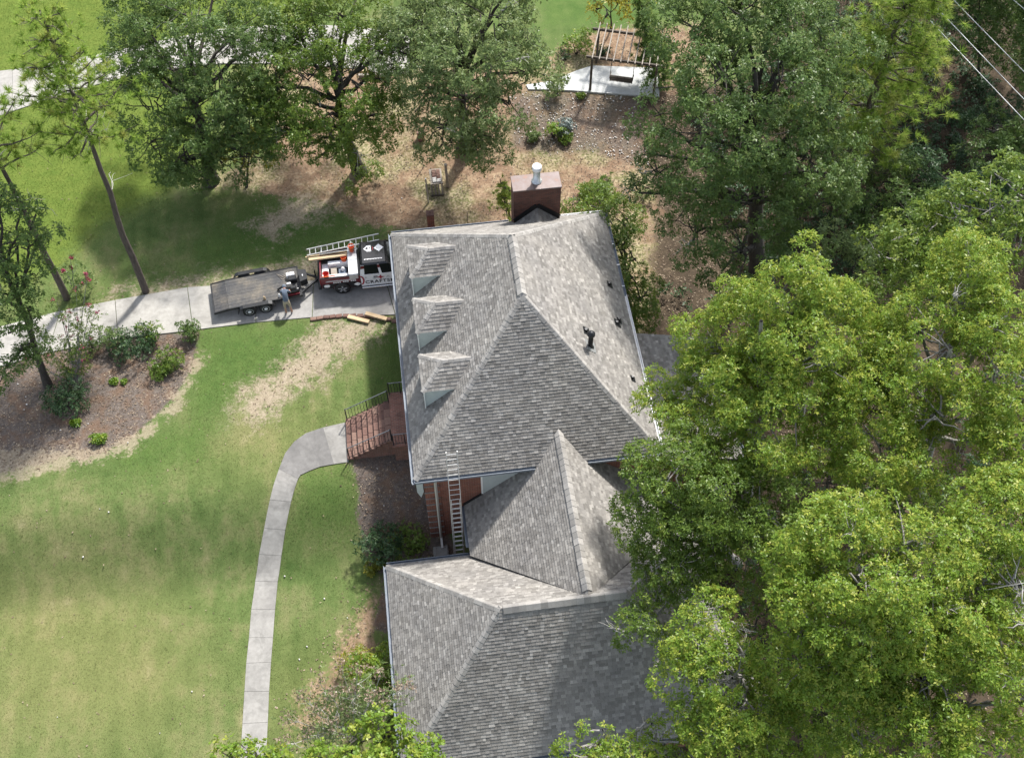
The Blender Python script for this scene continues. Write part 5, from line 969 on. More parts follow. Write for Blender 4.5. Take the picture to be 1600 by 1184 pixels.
m = tmb(); m.prism([(HL + 0.06, -0.40), (HL + 0.42, -0.30), (HL + 0.42, 0.30), (HL + 0.06, 0.40)], DZ - 0.03, DZ + 0.36); tb = m.build('tool_box', 'black_metal', tr_)
m = tmb(); m.prism([(HL + 0.05, -0.42), (HL + 0.44, -0.31), (HL + 0.44, 0.31), (HL + 0.05, 0.42)], DZ + 0.362, DZ + 0.41); m.build('lid', 'black_metal', tb)
m = tmb(); m.box((HL + 0.20, -0.1, DZ + 0.412), (HL + 0.25, 0.02, DZ + 0.43)); m.build('latch', 'steel', tb)
for s in (-1, 1):
    m = tmb(); y0, y1 = s * (HW + 0.08), s * (HW + 0.30); y0, y1 = min(y0, y1), max(y0, y1)
    prof = [(-1.02, 0.34), (-0.86, 0.66), (-0.70, 0.74), (0.60, 0.74), (0.78, 0.66), (0.92, 0.42)]
    vs = [(x - 0.08, y, z) for y in (y0, y1) for x, z in prof] + [(x - 0.08, y, z - 0.03) for y in (y0, y1) for x, z in prof]; n = 6; fs = []
    for i in range(n - 1): fs += [(i, i + 1, n + i + 1, n + i), (2 * n + i, 3 * n + i, 3 * n + i + 1, 2 * n + i + 1), (i, 2 * n + i, 2 * n + i + 1, i + 1), (n + i, n + i + 1, 3 * n + i + 1, 3 * n + i)]
    fs += [(0, n, 3 * n, 2 * n), (n - 1, 3 * n - 1, 4 * n - 1, 2 * n - 1)]
    m.add(vs, fs); m.build('fender', 'black_metal', tr_)
    for wx in (-0.50, 0.34):
        m = tmb(); yc = s * (HW + 0.19); m.lathe((wx - 0.02, yc, 0.335), [(0.20, -0.10), (0.31, -0.10), (0.335, -0.07), (0.335, 0.07), (0.31, 0.10), (0.20, 0.10)], 26, 0, 'y'); wh = m.build('wheel', 'black', tr_, True)
        m = tmb(); m.lathe((wx - 0.02, yc, 0.335), [(0.205, 0.085 * s), (0.195, 0.104 * s), (0.14, 0.085 * s), (0.10, 0.075 * s), (0.09, 0.11 * s), (0.03, 0.12 * s)], 20, 0, 'y'); m.build('rim', 'gutter_white', wh, True)
m = tmb(); m.box((-HL - 0.04, -0.80, DZ - 0.2), (-HL - 0.045 + 0.02, -0.62, DZ - 0.12)); m.box((-HL - 0.04, 0.62, DZ - 0.2), (-HL - 0.045 + 0.02, 0.80, DZ - 0.12)); m.build('tail_light', 'lamp_red', tr_)
def loc(p): return tuple(TX @ V3(p))
# things on the trailer
def blower(label, x, y, cl):
    t = thing('leaf_blower', label, 'leaf blower', loc((x, y, DZ)))
    m = tmb(); m.bbox((x - 0.18, y - 0.14, DZ + 0.005), (x + 0.18, y + 0.14, DZ + 0.26), 0.05); m.build('housing', 'black', t)
    m = tmb(); m.bbox((x - 0.12, y + 0.145, DZ + 0.04), (x + 0.10, y + 0.27, DZ + 0.22), 0.03); m.build('fuel_tank', cl, t)
    m = tmb(); m.tube([(x - 0.1, y, DZ + 0.2), (x - 0.35, y + 0.06, DZ + 0.2), (x - 0.62, y + 0.03, DZ + 0.07)], [0.06, 0.055, 0.05], 10); m.build('nozzle', 'black', t, True)
blower('black engine blower with a white tank at the front of the trailer deck', 1.70, -0.42, 'print_white')
t = thing('cooler_box', 'dark cooler box with a white lid on the trailer deck', 'cooler', loc((1.9, 0.12, DZ)))
m = tmb(); m.bbox((1.70, -0.10, DZ + 0.005), (2.12, 0.22, DZ + 0.30), 0.03); m.build('body', 'paint_black', t)
m = tmb(); m.bbox((1.64, 0.23, DZ + 0.05), (2.06, 0.46, DZ + 0.28), 0.03); m.build('lid', 'print_white', t)
t = thing('air_compressor', 'small black air compressor with white end cap at the trailer corner', 'compressor', loc((1.9, -0.78, DZ)))
m = tmb(); m.lathe((1.86, -0.72, DZ + 0.16), [(0.02, -0.34), (0.12, -0.31), (0.14, -0.27), (0.14, 0.27), (0.12, 0.31), (0.02, 0.34)], 16, 0, 'x'); m.build('tank', 'paint_black', t, True)
m = tmb(); m.bbox((1.74, -0.82, DZ + 0.305), (2.05, -0.62, DZ + 0.47), 0.03); m.build('motor', 'black_metal', t); m = tmb(); m.bbox((1.30, -0.66, DZ + 0.02), (1.47, -0.46, DZ + 0.24), 0.04); m.build('pump_cover', 'print_white', t)
for k in range(4):
    m = tmb(); m.lathe((1.70 + 0.32 * (k // 2), -0.83 + 0.22 * (k % 2), DZ + 0.035), [(0.035, -0.02), (0.035, 0.02)], 10, 0, 'y'); m.build('foot', 'black', t)
m = tmb(); m.box((1.55, -0.93, DZ + 0.005), (2.16, -0.86, DZ + 0.12)); m.build('level_rail', 'paint_maroon', None, label='dark red bar lying along the near front edge of the trailer deck', cat='bar')
m = tmb(); r_ = random.Random(3)
pl = [(1.15 + 0.9 * r_.random(), 0.1 + 0.7 * r_.random(), DZ + 0.02) for _ in range(9)]; m.tube(pl, 0.022, 6); m.build('pale_rope', 'oldwood', None, label='loose pale rope tangled on the trailer deck', cat='rope')
m = tmb(); m.lathe((0.35, -0.80, DZ + 0.005), [(0.07, 0), (0.07, 0.14), (0.03, 0.2), (0.03, 0.24)], 12); m.build('bottle', 'lumber', None, True, label='amber bottle standing on the trailer deck above the wheels', cat='bottle')
m = tmb(); m.lathe((1.12, -0.80, DZ + 0.005), [(0.05, 0), (0.05, 0.12), (0.025, 0.17), (0.025, 0.2)], 12); m.build('bottle', 'print_white', None, True, label='small white bottle by the near deck edge beside the person', cat='bottle')
# ---------------------------------------------------------------- pickup truck
TKX, TKY = -2.87, 14.90; KX = Matrix.Translation((TKX, TKY, 0))
def kmb(): m = MB(); m.X = KX; return m
tk = thing('pickup_truck', 'black and white lettered pickup with an open loaded bed, its nose hidden by the roof', 'pickup truck', (TKX, TKY, 0))
HWK = 0.95
def extr(m, prof, y0, y1, mi=0):                              # side profile (x, z) extruded across
    n = len(prof); vs = [(x, y0, z) for x, z in prof] + [(x, y1, z) for x, z in prof]
    m.add(vs, [tuple(range(n)), tuple(range(2 * n - 1, n - 1, -1))] + [(i, n + i, n + (i + 1) % n, (i + 1) % n) for i in range(n)], mi)
def arch(cx_, r, n=9): return [(cx_ + r * math.cos(t), 0.42 + r * math.sin(t)) for t in [math.pi * (1 - k / (n - 1)) for k in range(n)]]
# lower body with wheel arches: two flanks
for s in (-1, 1):
    y0, y1 = (HWK - 0.06, HWK) if s > 0 else (-HWK, -HWK + 0.06)
    m = kmb(); extr(m, [(-1.02, 0.55), (-0.50, 0.50)] + arch(0, 0.46)[0:] + [(0.50, 0.42), (0.98, 0.40), (0.98, 1.30), (-1.02, 1.30)], y0, y1); m.build('bed_side', 'paint_maroon', tk)
    m = kmb(); extr(m, [(-1.00, 0.56), (-0.52, 0.51)] + [(x, z) for x, z in arch(0, 0.475)] + [(0.52, 0.44), (0.97, 0.41), (0.97, 0.72), (0.60, 0.93), (-1.00, 0.86)], y0 + s * 0.062 if s > 0 else y1 - 0.062 - 0.006, (y0 + s * 0.062 if s > 0 else y1 - 0.062 - 0.006) + 0.006); m.build('lower_panel', 'paint_black', tk)
    m = kmb(); m.bbox((-1.03, min(y0, y1) - 0.005, 1.301), (0.98, max(y0, y1) + 0.005, 1.35), 0.012); m.build('bed_rail', 'paint_black', tk)
    m = kmb(); extr(m, [(1.0, 0.42), (3.02, 0.42), (3.02, 1.22), (2.9, 1.30), (1.0, 1.30)], y0, y1); dr_ = m.build('door_panel', 'paint_white', tk)
    m = kmb(); extr(m, [(3.04, 0.42), (3.10, 0.45)] + arch(3.62, 0.46) + [(4.12, 0.45), (4.50, 0.52), (4.56, 0.95), (4.40, 1.16), (3.04, 1.24)], y0, y1); m.build('front_fender', 'paint_black', tk)
    m = kmb(); m.tube([(1.02, s * (HWK + 0.10), 0.40), (3.0, s * (HWK + 0.10), 0.40)], 0.04, 8); m.build('running_board', 'chrome', tk)
    for hx in (1.78, 2.82):
        m = kmb(); m.bbox((hx - 0.11, s * HWK + (0.001 if s > 0 else -0.035), 1.10), (hx + 0.09, s * HWK + (0.035 if s > 0 else -0.001), 1.14), 0.01); m.build('door_handle', 'paint_black', dr_)
m = kmb(); m.box((-1.0, -HWK + 0.062, 0.74), (0.97, HWK - 0.062, 0.80)); m.build('bed_floor', 'black_metal', tk)
m = kmb(); m.box((-1.05, -HWK + 0.064, 0.58), (-0.985, HWK - 0.064, 1.30)); m.build('tailgate', 'paint_maroon', tk)
m = kmb(); m.box((0.93, -HWK + 0.064, 0.80), (0.985, HWK - 0.064, 1.36)); m.build('bed_bulkhead', 'paint_black', tk)
m = kmb(); m.bbox((-1.22, -0.93, 0.46), (-1.055, 0.93, 0.66), 0.03); m.build('rear_bumper', 'black_metal', tk)
for s in (-1, 1):
    m = kmb(); m.box((-1.075, s * 0.84 - 0.08, 0.84), (-1.052, s * 0.84 + 0.08, 1.22)); m.build('tail_light', 'lamp_red', tk)
    for wx in (0, 3.62):
        m = kmb(); yc = s * (HWK - 0.08); m.lathe((wx, yc, 0.41), [(0.25, -0.13), (0.37, -0.13), (0.41, -0.09), (0.41, 0.09), (0.37, 0.13), (0.25, 0.13)], 30, 0, 'y'); wh = m.build('wheel', 'black', tk, True)
        m = kmb(); m.lathe((wx, yc, 0.41), [(0.262, 0.10 * s), (0.25, 0.134 * s), (0.235, 0.10 * s), (0.06, 0.06 * s)], 24, 0, 'y'); m.build('rim', 'black_metal', wh, True)
        for j in range(5):
            a = j * 2 * math.pi / 5 + 0.3; m = kmb(); m.beam((wx + 0.04 * math.cos(a), yc + 0.118 * s, 0.41 + 0.04 * math.sin(a)), (wx + 0.245 * math.cos(a), yc + 0.126 * s, 0.41 + 0.245 * math.sin(a)), 0.09, 0.03, upv=(0, 1, 0)); m.build('spoke', 'chrome', wh)
# cab
m = kmb(); m.box((1.0, -HWK + 0.062, 0.42), (3.0, HWK - 0.062, 1.29)); m.build('cab_floor', 'paint_black', tk)
RZ = 1.93
def loft(m, low, high, mi=0):
    vs = low + high; n = len(low); m.add(vs, [tuple(range(n - 1, -1, -1)), tuple(range(n, 2 * n))] + [(i, (i + 1) % n, n + (i + 1) % n, n + i) for i in range(n)], mi)
m = kmb(); loft(m, [(1.02, -0.93, 1.302), (3.10, -0.93, 1.302), (3.10, 0.93, 1.302), (1.02, 0.93, 1.302)], [(1.14, -0.76, 1.86), (2.45, -0.76, 1.86), (2.45, 0.76, 1.86), (1.14, 0.76, 1.86)]); m.build('cab_glass', 'glass', tk)
m = kmb(); loft(m, [(1.10, -0.79, 1.861), (2.50, -0.79, 1.861), (2.50, 0.79, 1.861), (1.10, 0.79, 1.861)], [(1.20, -0.70, RZ), (2.36, -0.70, RZ), (2.36, 0.70, RZ), (1.20, 0.70, RZ)]); m.build('cab_roof', 'paint_black', tk)
for s in (-1, 1):
    for (x0, x1, xt0, xt1, mt) in ((1.0, 1.22, 1.10, 1.26, 'paint_white'), (1.98, 2.12, 1.92, 2.02, 'paint_white'), (3.0, 3.12, 2.42, 2.52, 'paint_black')):
        m = kmb(); ya, yb2 = s * 0.942, s * 0.772
        m.add([(x0, ya, 1.303), (x1, ya, 1.303), (xt1, yb2, 1.863), (xt0, yb2, 1.863), (x0, ya - s * 0.03, 1.303), (x1, ya - s * 0.03, 1.303), (xt1, yb2 - s * 0.03, 1.863), (xt0, yb2 - s * 0.03, 1.863)], [(0, 1, 2, 3), (7, 6, 5, 4), (0, 4, 5, 1), (1, 5, 6, 2), (2, 6, 7, 3), (3, 7, 4, 0)])
        p_ = m.build('window_pillar', mt, tk)
        if mt == 'paint_white':
            m = kmb(); f = lambda t: (x0 + (xt0 - x0) * t, x1 + (xt1 - x1) * t, ya + (yb2 - ya) * t + s * 0.004, 1.303 + 0.56 * t)
            a, b = f(0.62), f(0.92); m.add([(a[0], a[2], a[3]), (a[1], a[2], a[3]), (b[1], b[2], b[3]), (b[0], b[2], b[3])], [(0, 1, 2, 3)]); m.build('red_stripe', 'paint_maroon', p_)
    m = kmb(); m.bbox((2.86, s * 1.08 - 0.09, 1.28), (2.98, s * 1.08 + 0.09, 1.46), 0.03); m.build('side_mirror', 'paint_black', tk)
m = kmb(); loft(m, [(3.06, -0.89, 0.6), (4.48, -0.86, 0.6), (4.48, 0.86, 0.6), (3.06, 0.89, 0.6)], [(3.09, -0.86, 1.27), (4.36, -0.80, 1.18), (4.36, 0.80, 1.18), (3.09, 0.86, 1.27)]); m.build('bonnet', 'paint_black', tk)
m = kmb(); m.bbox((4.49, -0.93, 0.46), (4.68, 0.93, 0.70), 0.03); m.build('front_bumper', 'chrome', tk); m = kmb(); m.box((4.485, -0.5, 0.72), (4.52, 0.5, 1.05)); m.build('grille', 'black_metal', tk)
for s in (-1, 1): m = kmb(); m.box((4.485, s * 0.68 - 0.15, 0.82), (4.53, s * 0.68 + 0.15, 1.02)); m.build('headlight', 'print_white', tk)
# decals on the cab roof and flank
def decal(name, polys, mat, z, parent=tk):
    m = kmb()
    for p in polys: m.prism(p, z, z + 0.003)
    return m.build(name, mat, parent)
hx, hy = 1.50, 0.24
d1 = decal('roof_emblem', [[(hx - 0.20, hy + 0.0), (hx - 0.02, hy + 0.20), (hx + 0.19, hy + 0.20), (hx + 0.19, hy - 0.20), (hx - 0.02, hy - 0.20)]], 'print_white', RZ + 0.002)
decal('house_mark', [[(hx - 0.11, hy + 0.0), (hx - 0.02, hy + 0.10), (hx + 0.02, hy + 0.10), (hx + 0.02, hy - 0.06), (hx - 0.05, hy - 0.06)], [(hx + 0.08, hy + 0.03), (hx + 0.14, hy + 0.09), (hx + 0.14, hy - 0.02)], [(hx + 0.045, hy - 0.19), (hx + 0.055, hy - 0.19), (hx + 0.055, hy + 0.05), (hx + 0.045, hy + 0.05)], [(hx + 0.06, hy - 0.065), (hx + 0.18, hy - 0.065), (hx + 0.18, hy - 0.055), (hx + 0.06, hy - 0.055)]], 'print_black', RZ + 0.0055, d1)
dx, dy = 2.08, 0.24
d2 = decal('diamond_emblem', [[(dx - 0.25, dy), (dx, dy - 0.25), (dx + 0.25, dy), (dx, dy + 0.25)]], 'print_white', RZ + 0.002)
decal('diamond_mark', [[(dx - 0.12, dy - 0.05), (dx - 0.07, dy - 0.05), (dx - 0.07, dy + 0.05), (dx - 0.12, dy + 0.05)], [(dx - 0.03, dy - 0.05), (dx + 0.0, dy - 0.05), (dx + 0.0, dy + 0.04), (dx - 0.03, dy + 0.04)], [(dx + 0.05, dy - 0.05), (dx + 0.12, dy - 0.05), (dx + 0.12, dy + 0.04), (dx + 0.05, dy + 0.04)]], 'tread', RZ + 0.0055, d2)
decal('roof_lettering', [[(1.30 + 0.072 * k, -0.50 + 0.02 * (k % 2)), (1.30 + 0.072 * k + 0.055, -0.50 + 0.02 * (k % 2)), (1.30 + 0.072 * k + 0.055, -0.44), (1.30 + 0.072 * k, -0.44)] for k in range(13)], 'print_white', RZ + 0.002)
decal('side_badge', [[(1.76, hy - 0.12), (1.80, hy - 0.12), (1.80, hy + 0.1), (1.76, hy + 0.1)]], 'print_red', RZ + 0.002)
def flank(name, polys, mat, off, parent=tk):                  # polygons in (x, z) on the near flank
    m = kmb(); y = -HWK - off
    for p in polys:
        n = len(p); vs = [(x, y, z) for x, z in p] + [(x, y - 0.003, z) for x, z in p]
        m.add(vs, [tuple(range(n)), tuple(range(2 * n - 1, n - 1, -1))] + [(i, (i + 1) % n, n + (i + 1) % n, n + i) for i in range(n)])
    return m.build(name, mat, parent)
R4 = lambda x, z, w, h, sk=0.0: [(x, z), (x + w, z), (x + w + sk, z + h), (x + sk, z + h)]
flank('bed_stripe', [R4(-0.80, 1.03, 1.55, 0.035), R4(-0.72, 1.09, 1.50, 0.02)], 'print_white', 0.010)
flank('bed_lettering', [R4(-0.42 + 0.105 * k, 0.90, 0.075, 0.075) for k in range(4)] + [R4(0.08 + 0.105 * k, 0.915, 0.08, 0.075) for k in range(3)] + [R4(0.48 + 0.1 * k, 0.93, 0.075, 0.07) for k in range(3)], 'print_white', 0.012)
flank('white_badge', [[(-0.93, 0.72), (-0.86, 0.62), (-0.66, 0.62), (-0.60, 0.72), (-0.66, 0.82), (-0.86, 0.82)]], 'print_white', 0.012)
flank('diamond_badge', [[(0.60, 0.66), (0.80, 0.53), (1.0 - 0.02, 0.66), (0.80, 0.79)]], 'print_white', 0.012)
flank('flank_swoosh', [[(0.98 + 0.20 * math.sin(t) + w * math.sin(t), 0.90 + 0.36 * math.cos(t)) for t, w in [(0.15 + 0.16 * k, 0) for k in range(18)]] + [(0.98 + 0.12 * math.sin(t), 0.90 + 0.28 * math.cos(t)) for t in [0.15 + 0.16 * k for k in range(17, -1, -1)]]], 'print_red', 0.013)
flank('star_emblem', [[(2.02 + (0.19 if j % 2 == 0 else 0.075) * math.sin(j * math.pi / 4) * (1.2 if j in (2, 6) else 1), 1.03 + (0.19 if j % 2 == 0 else 0.075) * math.cos(j * math.pi / 4)) for j in range(8)]], 'print_red', 0.012)
flank('tool_emblem', [R4(1.62, 0.95, 0.20, 0.045, 0.05), R4(1.66, 1.03, 0.12, 0.04, -0.05), [(2.28, 0.95), (2.40, 1.11), (2.52, 0.95), (2.46, 0.95), (2.40, 1.03), (2.34, 0.95)], R4(1.22, 1.05, 0.10, 0.05)], 'tread', 0.012)
fc_ = bpy.data.curves.new('door_lettering', 'FONT'); fc_.body = 'CRAFTSMAN'; fc_.size = 0.33; fc_.extrude = 0.002; fc_.offset = 0.008; fc_.space_character = 1.14
fo = bpy.data.objects.new('door_lettering', fc_); link(fo, tk); fo.data.materials.append(M['print_black'])
fo.location = (TKX + 1.20, TKY - HWK - 0.006, 0.60); fo.rotation_euler = (math.pi / 2, 0, 0); bpy.context.view_layer.update()
lm_ = bpy.data.meshes.new_from_object(fo.evaluated_get(bpy.context.evaluated_depsgraph_get())); lm_.transform(Matrix.Translation(fo.location) @ Matrix.Rotation(math.pi / 2, 4, 'X')); bpy.data.objects.remove(fo)
lo_ = bpy.data.objects.new('door_lettering', lm_); link(lo_, tk)
# load in the bed
t = thing('truck_tool_box', 'wide bare aluminium tool box across the pickup bed behind the cab', 'tool box', (TKX + 0.6, TKY, 1.3))
m = kmb(); m.bbox((0.44, -0.98, 1.12), (0.90, 0.98, 1.44), 0.02); m.build('body', 'tread', t)
for s in (-1, 1): m = kmb(); m.bbox((0.43, s * 0.48 - 0.475, 1.445), (0.91, s * 0.48 + 0.475, 1.475), 0.01); m.build('lid', 'tread', t)
def bucket(label, x, y, z, mat, tilt=0.0):
    t = thing('bucket', label, 'bucket', (TKX + x, TKY + y, z), 'buckets in the pickup bed')
    m = kmb(); m.X = KX @ Matrix.Translation((x, y, z)) @ Matrix.Rotation(tilt, 4, 'X')
    m.lathe((0, 0, 0), [(0.125, 0), (0.15, 0.34), (0.165, 0.345), (0.165, 0.37), (0.145, 0.37), (0.12, 0.05)], 20); m.build('shell', mat, t, True)
    m = kmb(); m.X = KX @ Matrix.Translation((x, y, z)) @ Matrix.Rotation(tilt, 4, 'X'); m.tube([(0.165 * math.cos(a), 0.165 * math.sin(a), 0.36 + 0.10 * math.sin(a) ** 2 * (a < math.pi)) for a in [math.pi * k / 10 for k in range(11)]], 0.008, 6); m.build('handle', 'steel', t)
bucket('red bucket at the rear near corner of the pickup bed', -0.74, -0.62, 0.99, 'red_plastic'); bucket('orange bucket under the lumber beside the tool box', 0.22, 0.22, 1.02, 'orange', -0.3); bucket('orange bucket standing on top of the tool box', 0.68, 0.62, 1.476, 'orange')
m = kmb(); m.tube([(-0.95, -0.86, 1.36), (-0.7, -0.88, 1.38), (-0.45, -0.84, 1.37), (-0.30, -0.70, 1.2)], 0.03, 8); m.build('orange_strap', 'orange', None, True, label='orange strap slung over the near rear bed rail of the pickup', cat='strap')
for k, (x0, y0, x1, y1, z, w, lab) in enumerate(((-1.55, 0.34, 0.42, 0.44, 1.42, 0.16, 'thick pale timber in the pickup bed, nearest the camera side'), (-1.72, 0.52, 0.42, 0.66, 1.44, 0.07, 'thin long timber beside the thick one in the pickup bed'), (-1.6, 0.43, 0.42, 0.52, 1.36, 0.09, 'timber lying under the thin one in the pickup bed'))):
    m = kmb(); m.beam((x0, y0, z), (x1, y1, z), w, 0.09 if k != 1 else 0.04); m.build('timber_plank', 'lumber', None, label=lab, cat='plank', group='timbers in the pickup bed')
t = thing('storage_tote', 'white tote with dark contents lying open in the pickup bed', 'tote', (TKX - 0.1, TKY - 0.3, 0.82))
m = kmb(); m.box((-0.95, -0.60, 0.80), (-0.62, 0.30, 0.985)); m.box((-0.615, -0.84, 0.80), (0.40, -0.58, 1.15)); m.box((-0.615, 0.10, 0.80), (0.40, 0.28, 1.20)); m.build('tub', 'print_white', t)
m = kmb(); m.box((-0.5, -0.5, 0.802), (-0.2, 0.0, 1.0)); m.build('brown_box', 'oldwood', t); m = kmb(); m.box((-0.1, -0.52, 0.802), (0.3, -0.1, 0.98)); m.build('blue_bag', 'shirt', t); m = kmb(); m.lathe((0.12, -0.2, 0.99), [(0.09, 0), (0.10, 0.12), (0.04, 0.2)], 12); m.build('white_jug', 'print_white', t, True)
ladder('roof_ladder', 'aluminium extension ladder carried along the far side of the pickup', (TKX - 1.62, TKY + 0.56 + 0.16, 1.56), (TKX + 2.15, TKY + 0.92, 1.98), (0.0, 1, 0.18), 0.36, 12, group=None)
m = kmb()
for x in (-0.9, 0.85): m.tube([(x, 0.92, 1.30), (x, 0.92, 1.50 + 0.1 * (x > 0)), (x, 0.6, 1.50 + 0.1 * (x > 0))], 0.03, 8)
m.tube([(-1.0, 0.60, 1.46), (0.98, 0.62, 1.58)], 0.03, 8); m.build('ladder_rack', 'steel', tk)
# ---------------------------------------------------------------- person bending over the trailer
def skin_mesh(name, verts, edges, radii, root, sub=2):
    me = bpy.data.meshes.new(name); me.from_pydata([tuple(v) for v in verts], edges, []); ob = bpy.data.objects.new(name, me); C.objects.link(ob)
    sk = ob.modifiers.new('skin', 'SKIN'); sk.use_smooth_shade = True
    lay = me.skin_vertices[0] if me.skin_vertices else None
    if lay is None:
        bm = bmesh.new(); bm.from_mesh(me); bm.verts.layers.skin.verify(); bm.to_mesh(me); bm.free(); lay = me.skin_vertices[0]
    for i, rr in enumerate(radii): lay.data[i].radius = (rr, rr) if isinstance(rr, float) else rr; lay.data[i].use_root = (i == root)
    ss_ = ob.modifiers.new('subdivision', 'SUBSURF'); ss_.levels = sub; ss_.render_levels = sub
    bpy.context.view_layer.update()
    res = bpy.data.meshes.new_from_object(ob.evaluated_get(bpy.context.evaluated_depsgraph_get())); bpy.data.objects.remove(ob); return res
PX, PY = -5.72, 13.04
pr = thing('person', 'person in grey blue shirt, grey cap and tan shorts bending over the trailer', 'person', (PX, PY, 0.02))
J = [(0, 0, 0.92), (0, 0.10, 1.10), (0, 0.24, 1.26), (0, 0.34, 1.36), (0, 0.44, 1.40),                                     # pelvis, waist, chest, shoulders, neck
     (-0.10, 0, 0.86), (-0.12, -0.03, 0.50), (-0.13, -0.08, 0.10), (-0.13, 0.08, 0.045),                                   # left leg
     (0.10, 0, 0.86), (0.14, 0.02, 0.50), (0.16, -0.06, 0.10), (0.17, 0.11, 0.045),                                        # right leg
     (-0.19, 0.36, 1.33), (-0.24, 0.46, 1.07), (-0.17, 0.64, 0.94), (-0.16, 0.71, 0.90),                                   # left arm
     (0.19, 0.36, 1.33), (0.25, 0.46, 1.07), (0.20, 0.66, 0.95), (0.19, 0.73, 0.91)]
E_ = [(0, 1), (1, 2), (2, 3), (3, 4), (0, 5), (5, 6), (6, 7), (7, 8), (0, 9), (9, 10), (10, 11), (11, 12), (3, 13), (13, 14), (14, 15), (15, 16), (3, 17), (17, 18), (18, 19), (19, 20)]
Rr = [0.155, 0.145, 0.155, 0.125, 0.06, 0.095, 0.062, 0.042, 0.045, 0.095, 0.062, 0.042, 0.045, 0.062, 0.045, 0.03, 0.034, 0.062, 0.045, 0.03, 0.034]
for hnd in (16, 20):                                           # fingers and thumb
    b = V3(J[hnd]); sgn = -1 if hnd == 16 else 1
    for f, (ox, ln_) in enumerate(((-0.032, 0.062), (-0.011, 0.074), (0.011, 0.070), (0.032, 0.056))):
        i = len(J); J += [tuple(b + V3((ox, 0.035, -0.012))), tuple(b + V3((ox * 1.15, 0.035 + ln_ * 0.55, -0.025))), tuple(b + V3((ox * 1.2, 0.035 + ln_ * 0.8, -0.055)))]; E_ += [(hnd, i), (i, i + 1), (i + 1, i + 2)]; Rr += [0.010, 0.009, 0.008]
    i = len(J); J += [tuple(b + V3((-sgn * 0.05, 0.0, -0.02))), tuple(b + V3((-sgn * 0.062, 0.035, -0.04)))]; E_ += [(hnd, i), (i, i + 1)]; Rr += [0.011, 0.009]
# head: neck continues to skull, nose
i = len(J); J += [(0, 0.56, 1.43), (0, 0.66, 1.39), (0, 0.70, 1.32)]; E_ += [(4, i), (i, i + 1), (i + 1, i + 2)]; Rr += [0.095, 0.085, 0.05]
me = skin_mesh('body', [V3(j) + V3((PX, PY, 0.02)) for j in J], E_, Rr, 0)
for n_ in ('skin', 'shirt', 'shorts', 'shoe'): me.materials.append(M[n_])
for p in me.polygons:
    c = p.center - V3((PX, PY, 0.02))
    p.material_index = 3 if c.z < 0.13 and c.y < 0.3 else (2 if (c.z < 1.0 and c.y < 0.22 and c.z > 0.46) else (1 if (c.y < 0.47 and c.z > 0.98 and not (c.y > 0.42 and abs(c.x) < 0.09)) else 0)); p.use_smooth = True
bo = bpy.data.objects.new('body', me); link(bo, pr)
mb = MB(); mb.X = Matrix.Translation((PX, PY + 0.58, 1.44)) @ Matrix.Rotation(-0.5, 4, 'X'); mb.lathe((0, 0, 0), [(0.112, -0.03), (0.112, 0.02), (0.10, 0.07), (0.06, 0.11), (0.01, 0.12)], 18); mb.prism([(-0.085, 0.08), (0.085, 0.08), (0.07, 0.19), (0.0, 0.215), (-0.07, 0.19)], -0.02, -0.005); mb.build('cap', 'hat', pr, True)
mb = MB(); mb.X = Matrix.Translation((PX, PY + 0.545, 1.43)) @ Matrix.Rotation(-0.5, 4, 'X'); mb.lathe((0, 0, 0), [(0.06, -0.10), (0.101, -0.06), (0.104, -0.028)], 16); mb.build('hair', 'hair', pr, True)
for s in (-1, 1):
    mb = MB(); mb.lathe((PX + s * 0.035, PY + 0.725, 1.385), [(0.002, -0.012), (0.011, 0), (0.002, 0.012)], 8); mb.build('eye', 'eye', pr, True)
    mb = MB(); mb.lathe((PX + s * 0.098, PY + 0.58, 1.40), [(0.005, -0.03), (0.02, 0), (0.005, 0.03)], 8); mb.build('ear', 'skin', pr, True)
# ---------------------------------------------------------------- pergola, swing, yard things
O1, O2 = V3((12.23, 26.43, 0.83)), V3((12.89, 28.39, 0.90)); g1 = V3((11.81, 26.52, 3.35)); g2 = V3((13.93, 25.80, 3.35)); e1 = (g2 - g1); e1.z = 0; e1.normalize(); e2 = V3((-e1.y, e1.x, 0))
wd_ = 2.45; ln3 = 3.7; O1.z = 0.86; PT = 3.35
pg = thing('pergola', 'weathered wooden pergola with nine rafters over the patio', 'pergola', tuple(O1))
for a, b in ((0.0, 0.0), (0.0, wd_), (ln3, 0.0), (ln3, wd_)):
    p = O1 + e1 * a + e2 * b; mb = MB(); mb.beam(V3((p.x, p.y, 0.6)), V3((p.x, p.y, PT - 0.14)), 0.13, 0.13, upv=e2); mb.build('post', 'darkwood', pg)
for b in (0.0, wd_):
    p = O1 + e2 * b; mb = MB(); mb.beam(V3((p.x, p.y, PT - 0.065)) - e1 * 0.35, V3((p.x, p.y, PT - 0.065)) + e1 * (ln3 + 0.35), 0.09, 0.15); mb.build('beam', 'darkwood', pg)
for k in range(10):
    p = O1 + e1 * (0.02 + k * 0.405); mb = MB(); mb.beam(V3((p.x, p.y, PT + 0.07)) - e2 * 0.28, V3((p.x, p.y, PT + 0.07)) + e2 * (wd_ + 0.42), 0.055, 0.14); mb.build('rafter', 'oldwood', pg)
sw_ = thing('porch_swing', 'wooden bench swing hanging by thin chains from the pergola', 'swing', tuple(O1 + e1 * 1.45 + e2 * 0.55))
so = O1 + e1 * 1.05 + e2 * 0.40; sz = 1.38; SWL = 1.32
for k in range(4): mb = MB(); q = so + e2 * (0.10 + 0.115 * k); mb.beam(V3((q.x, q.y, sz)), V3((q.x, q.y, sz)) + e1 * SWL, 0.09, 0.025); mb.build('seat_slat', 'darkwood', sw_)
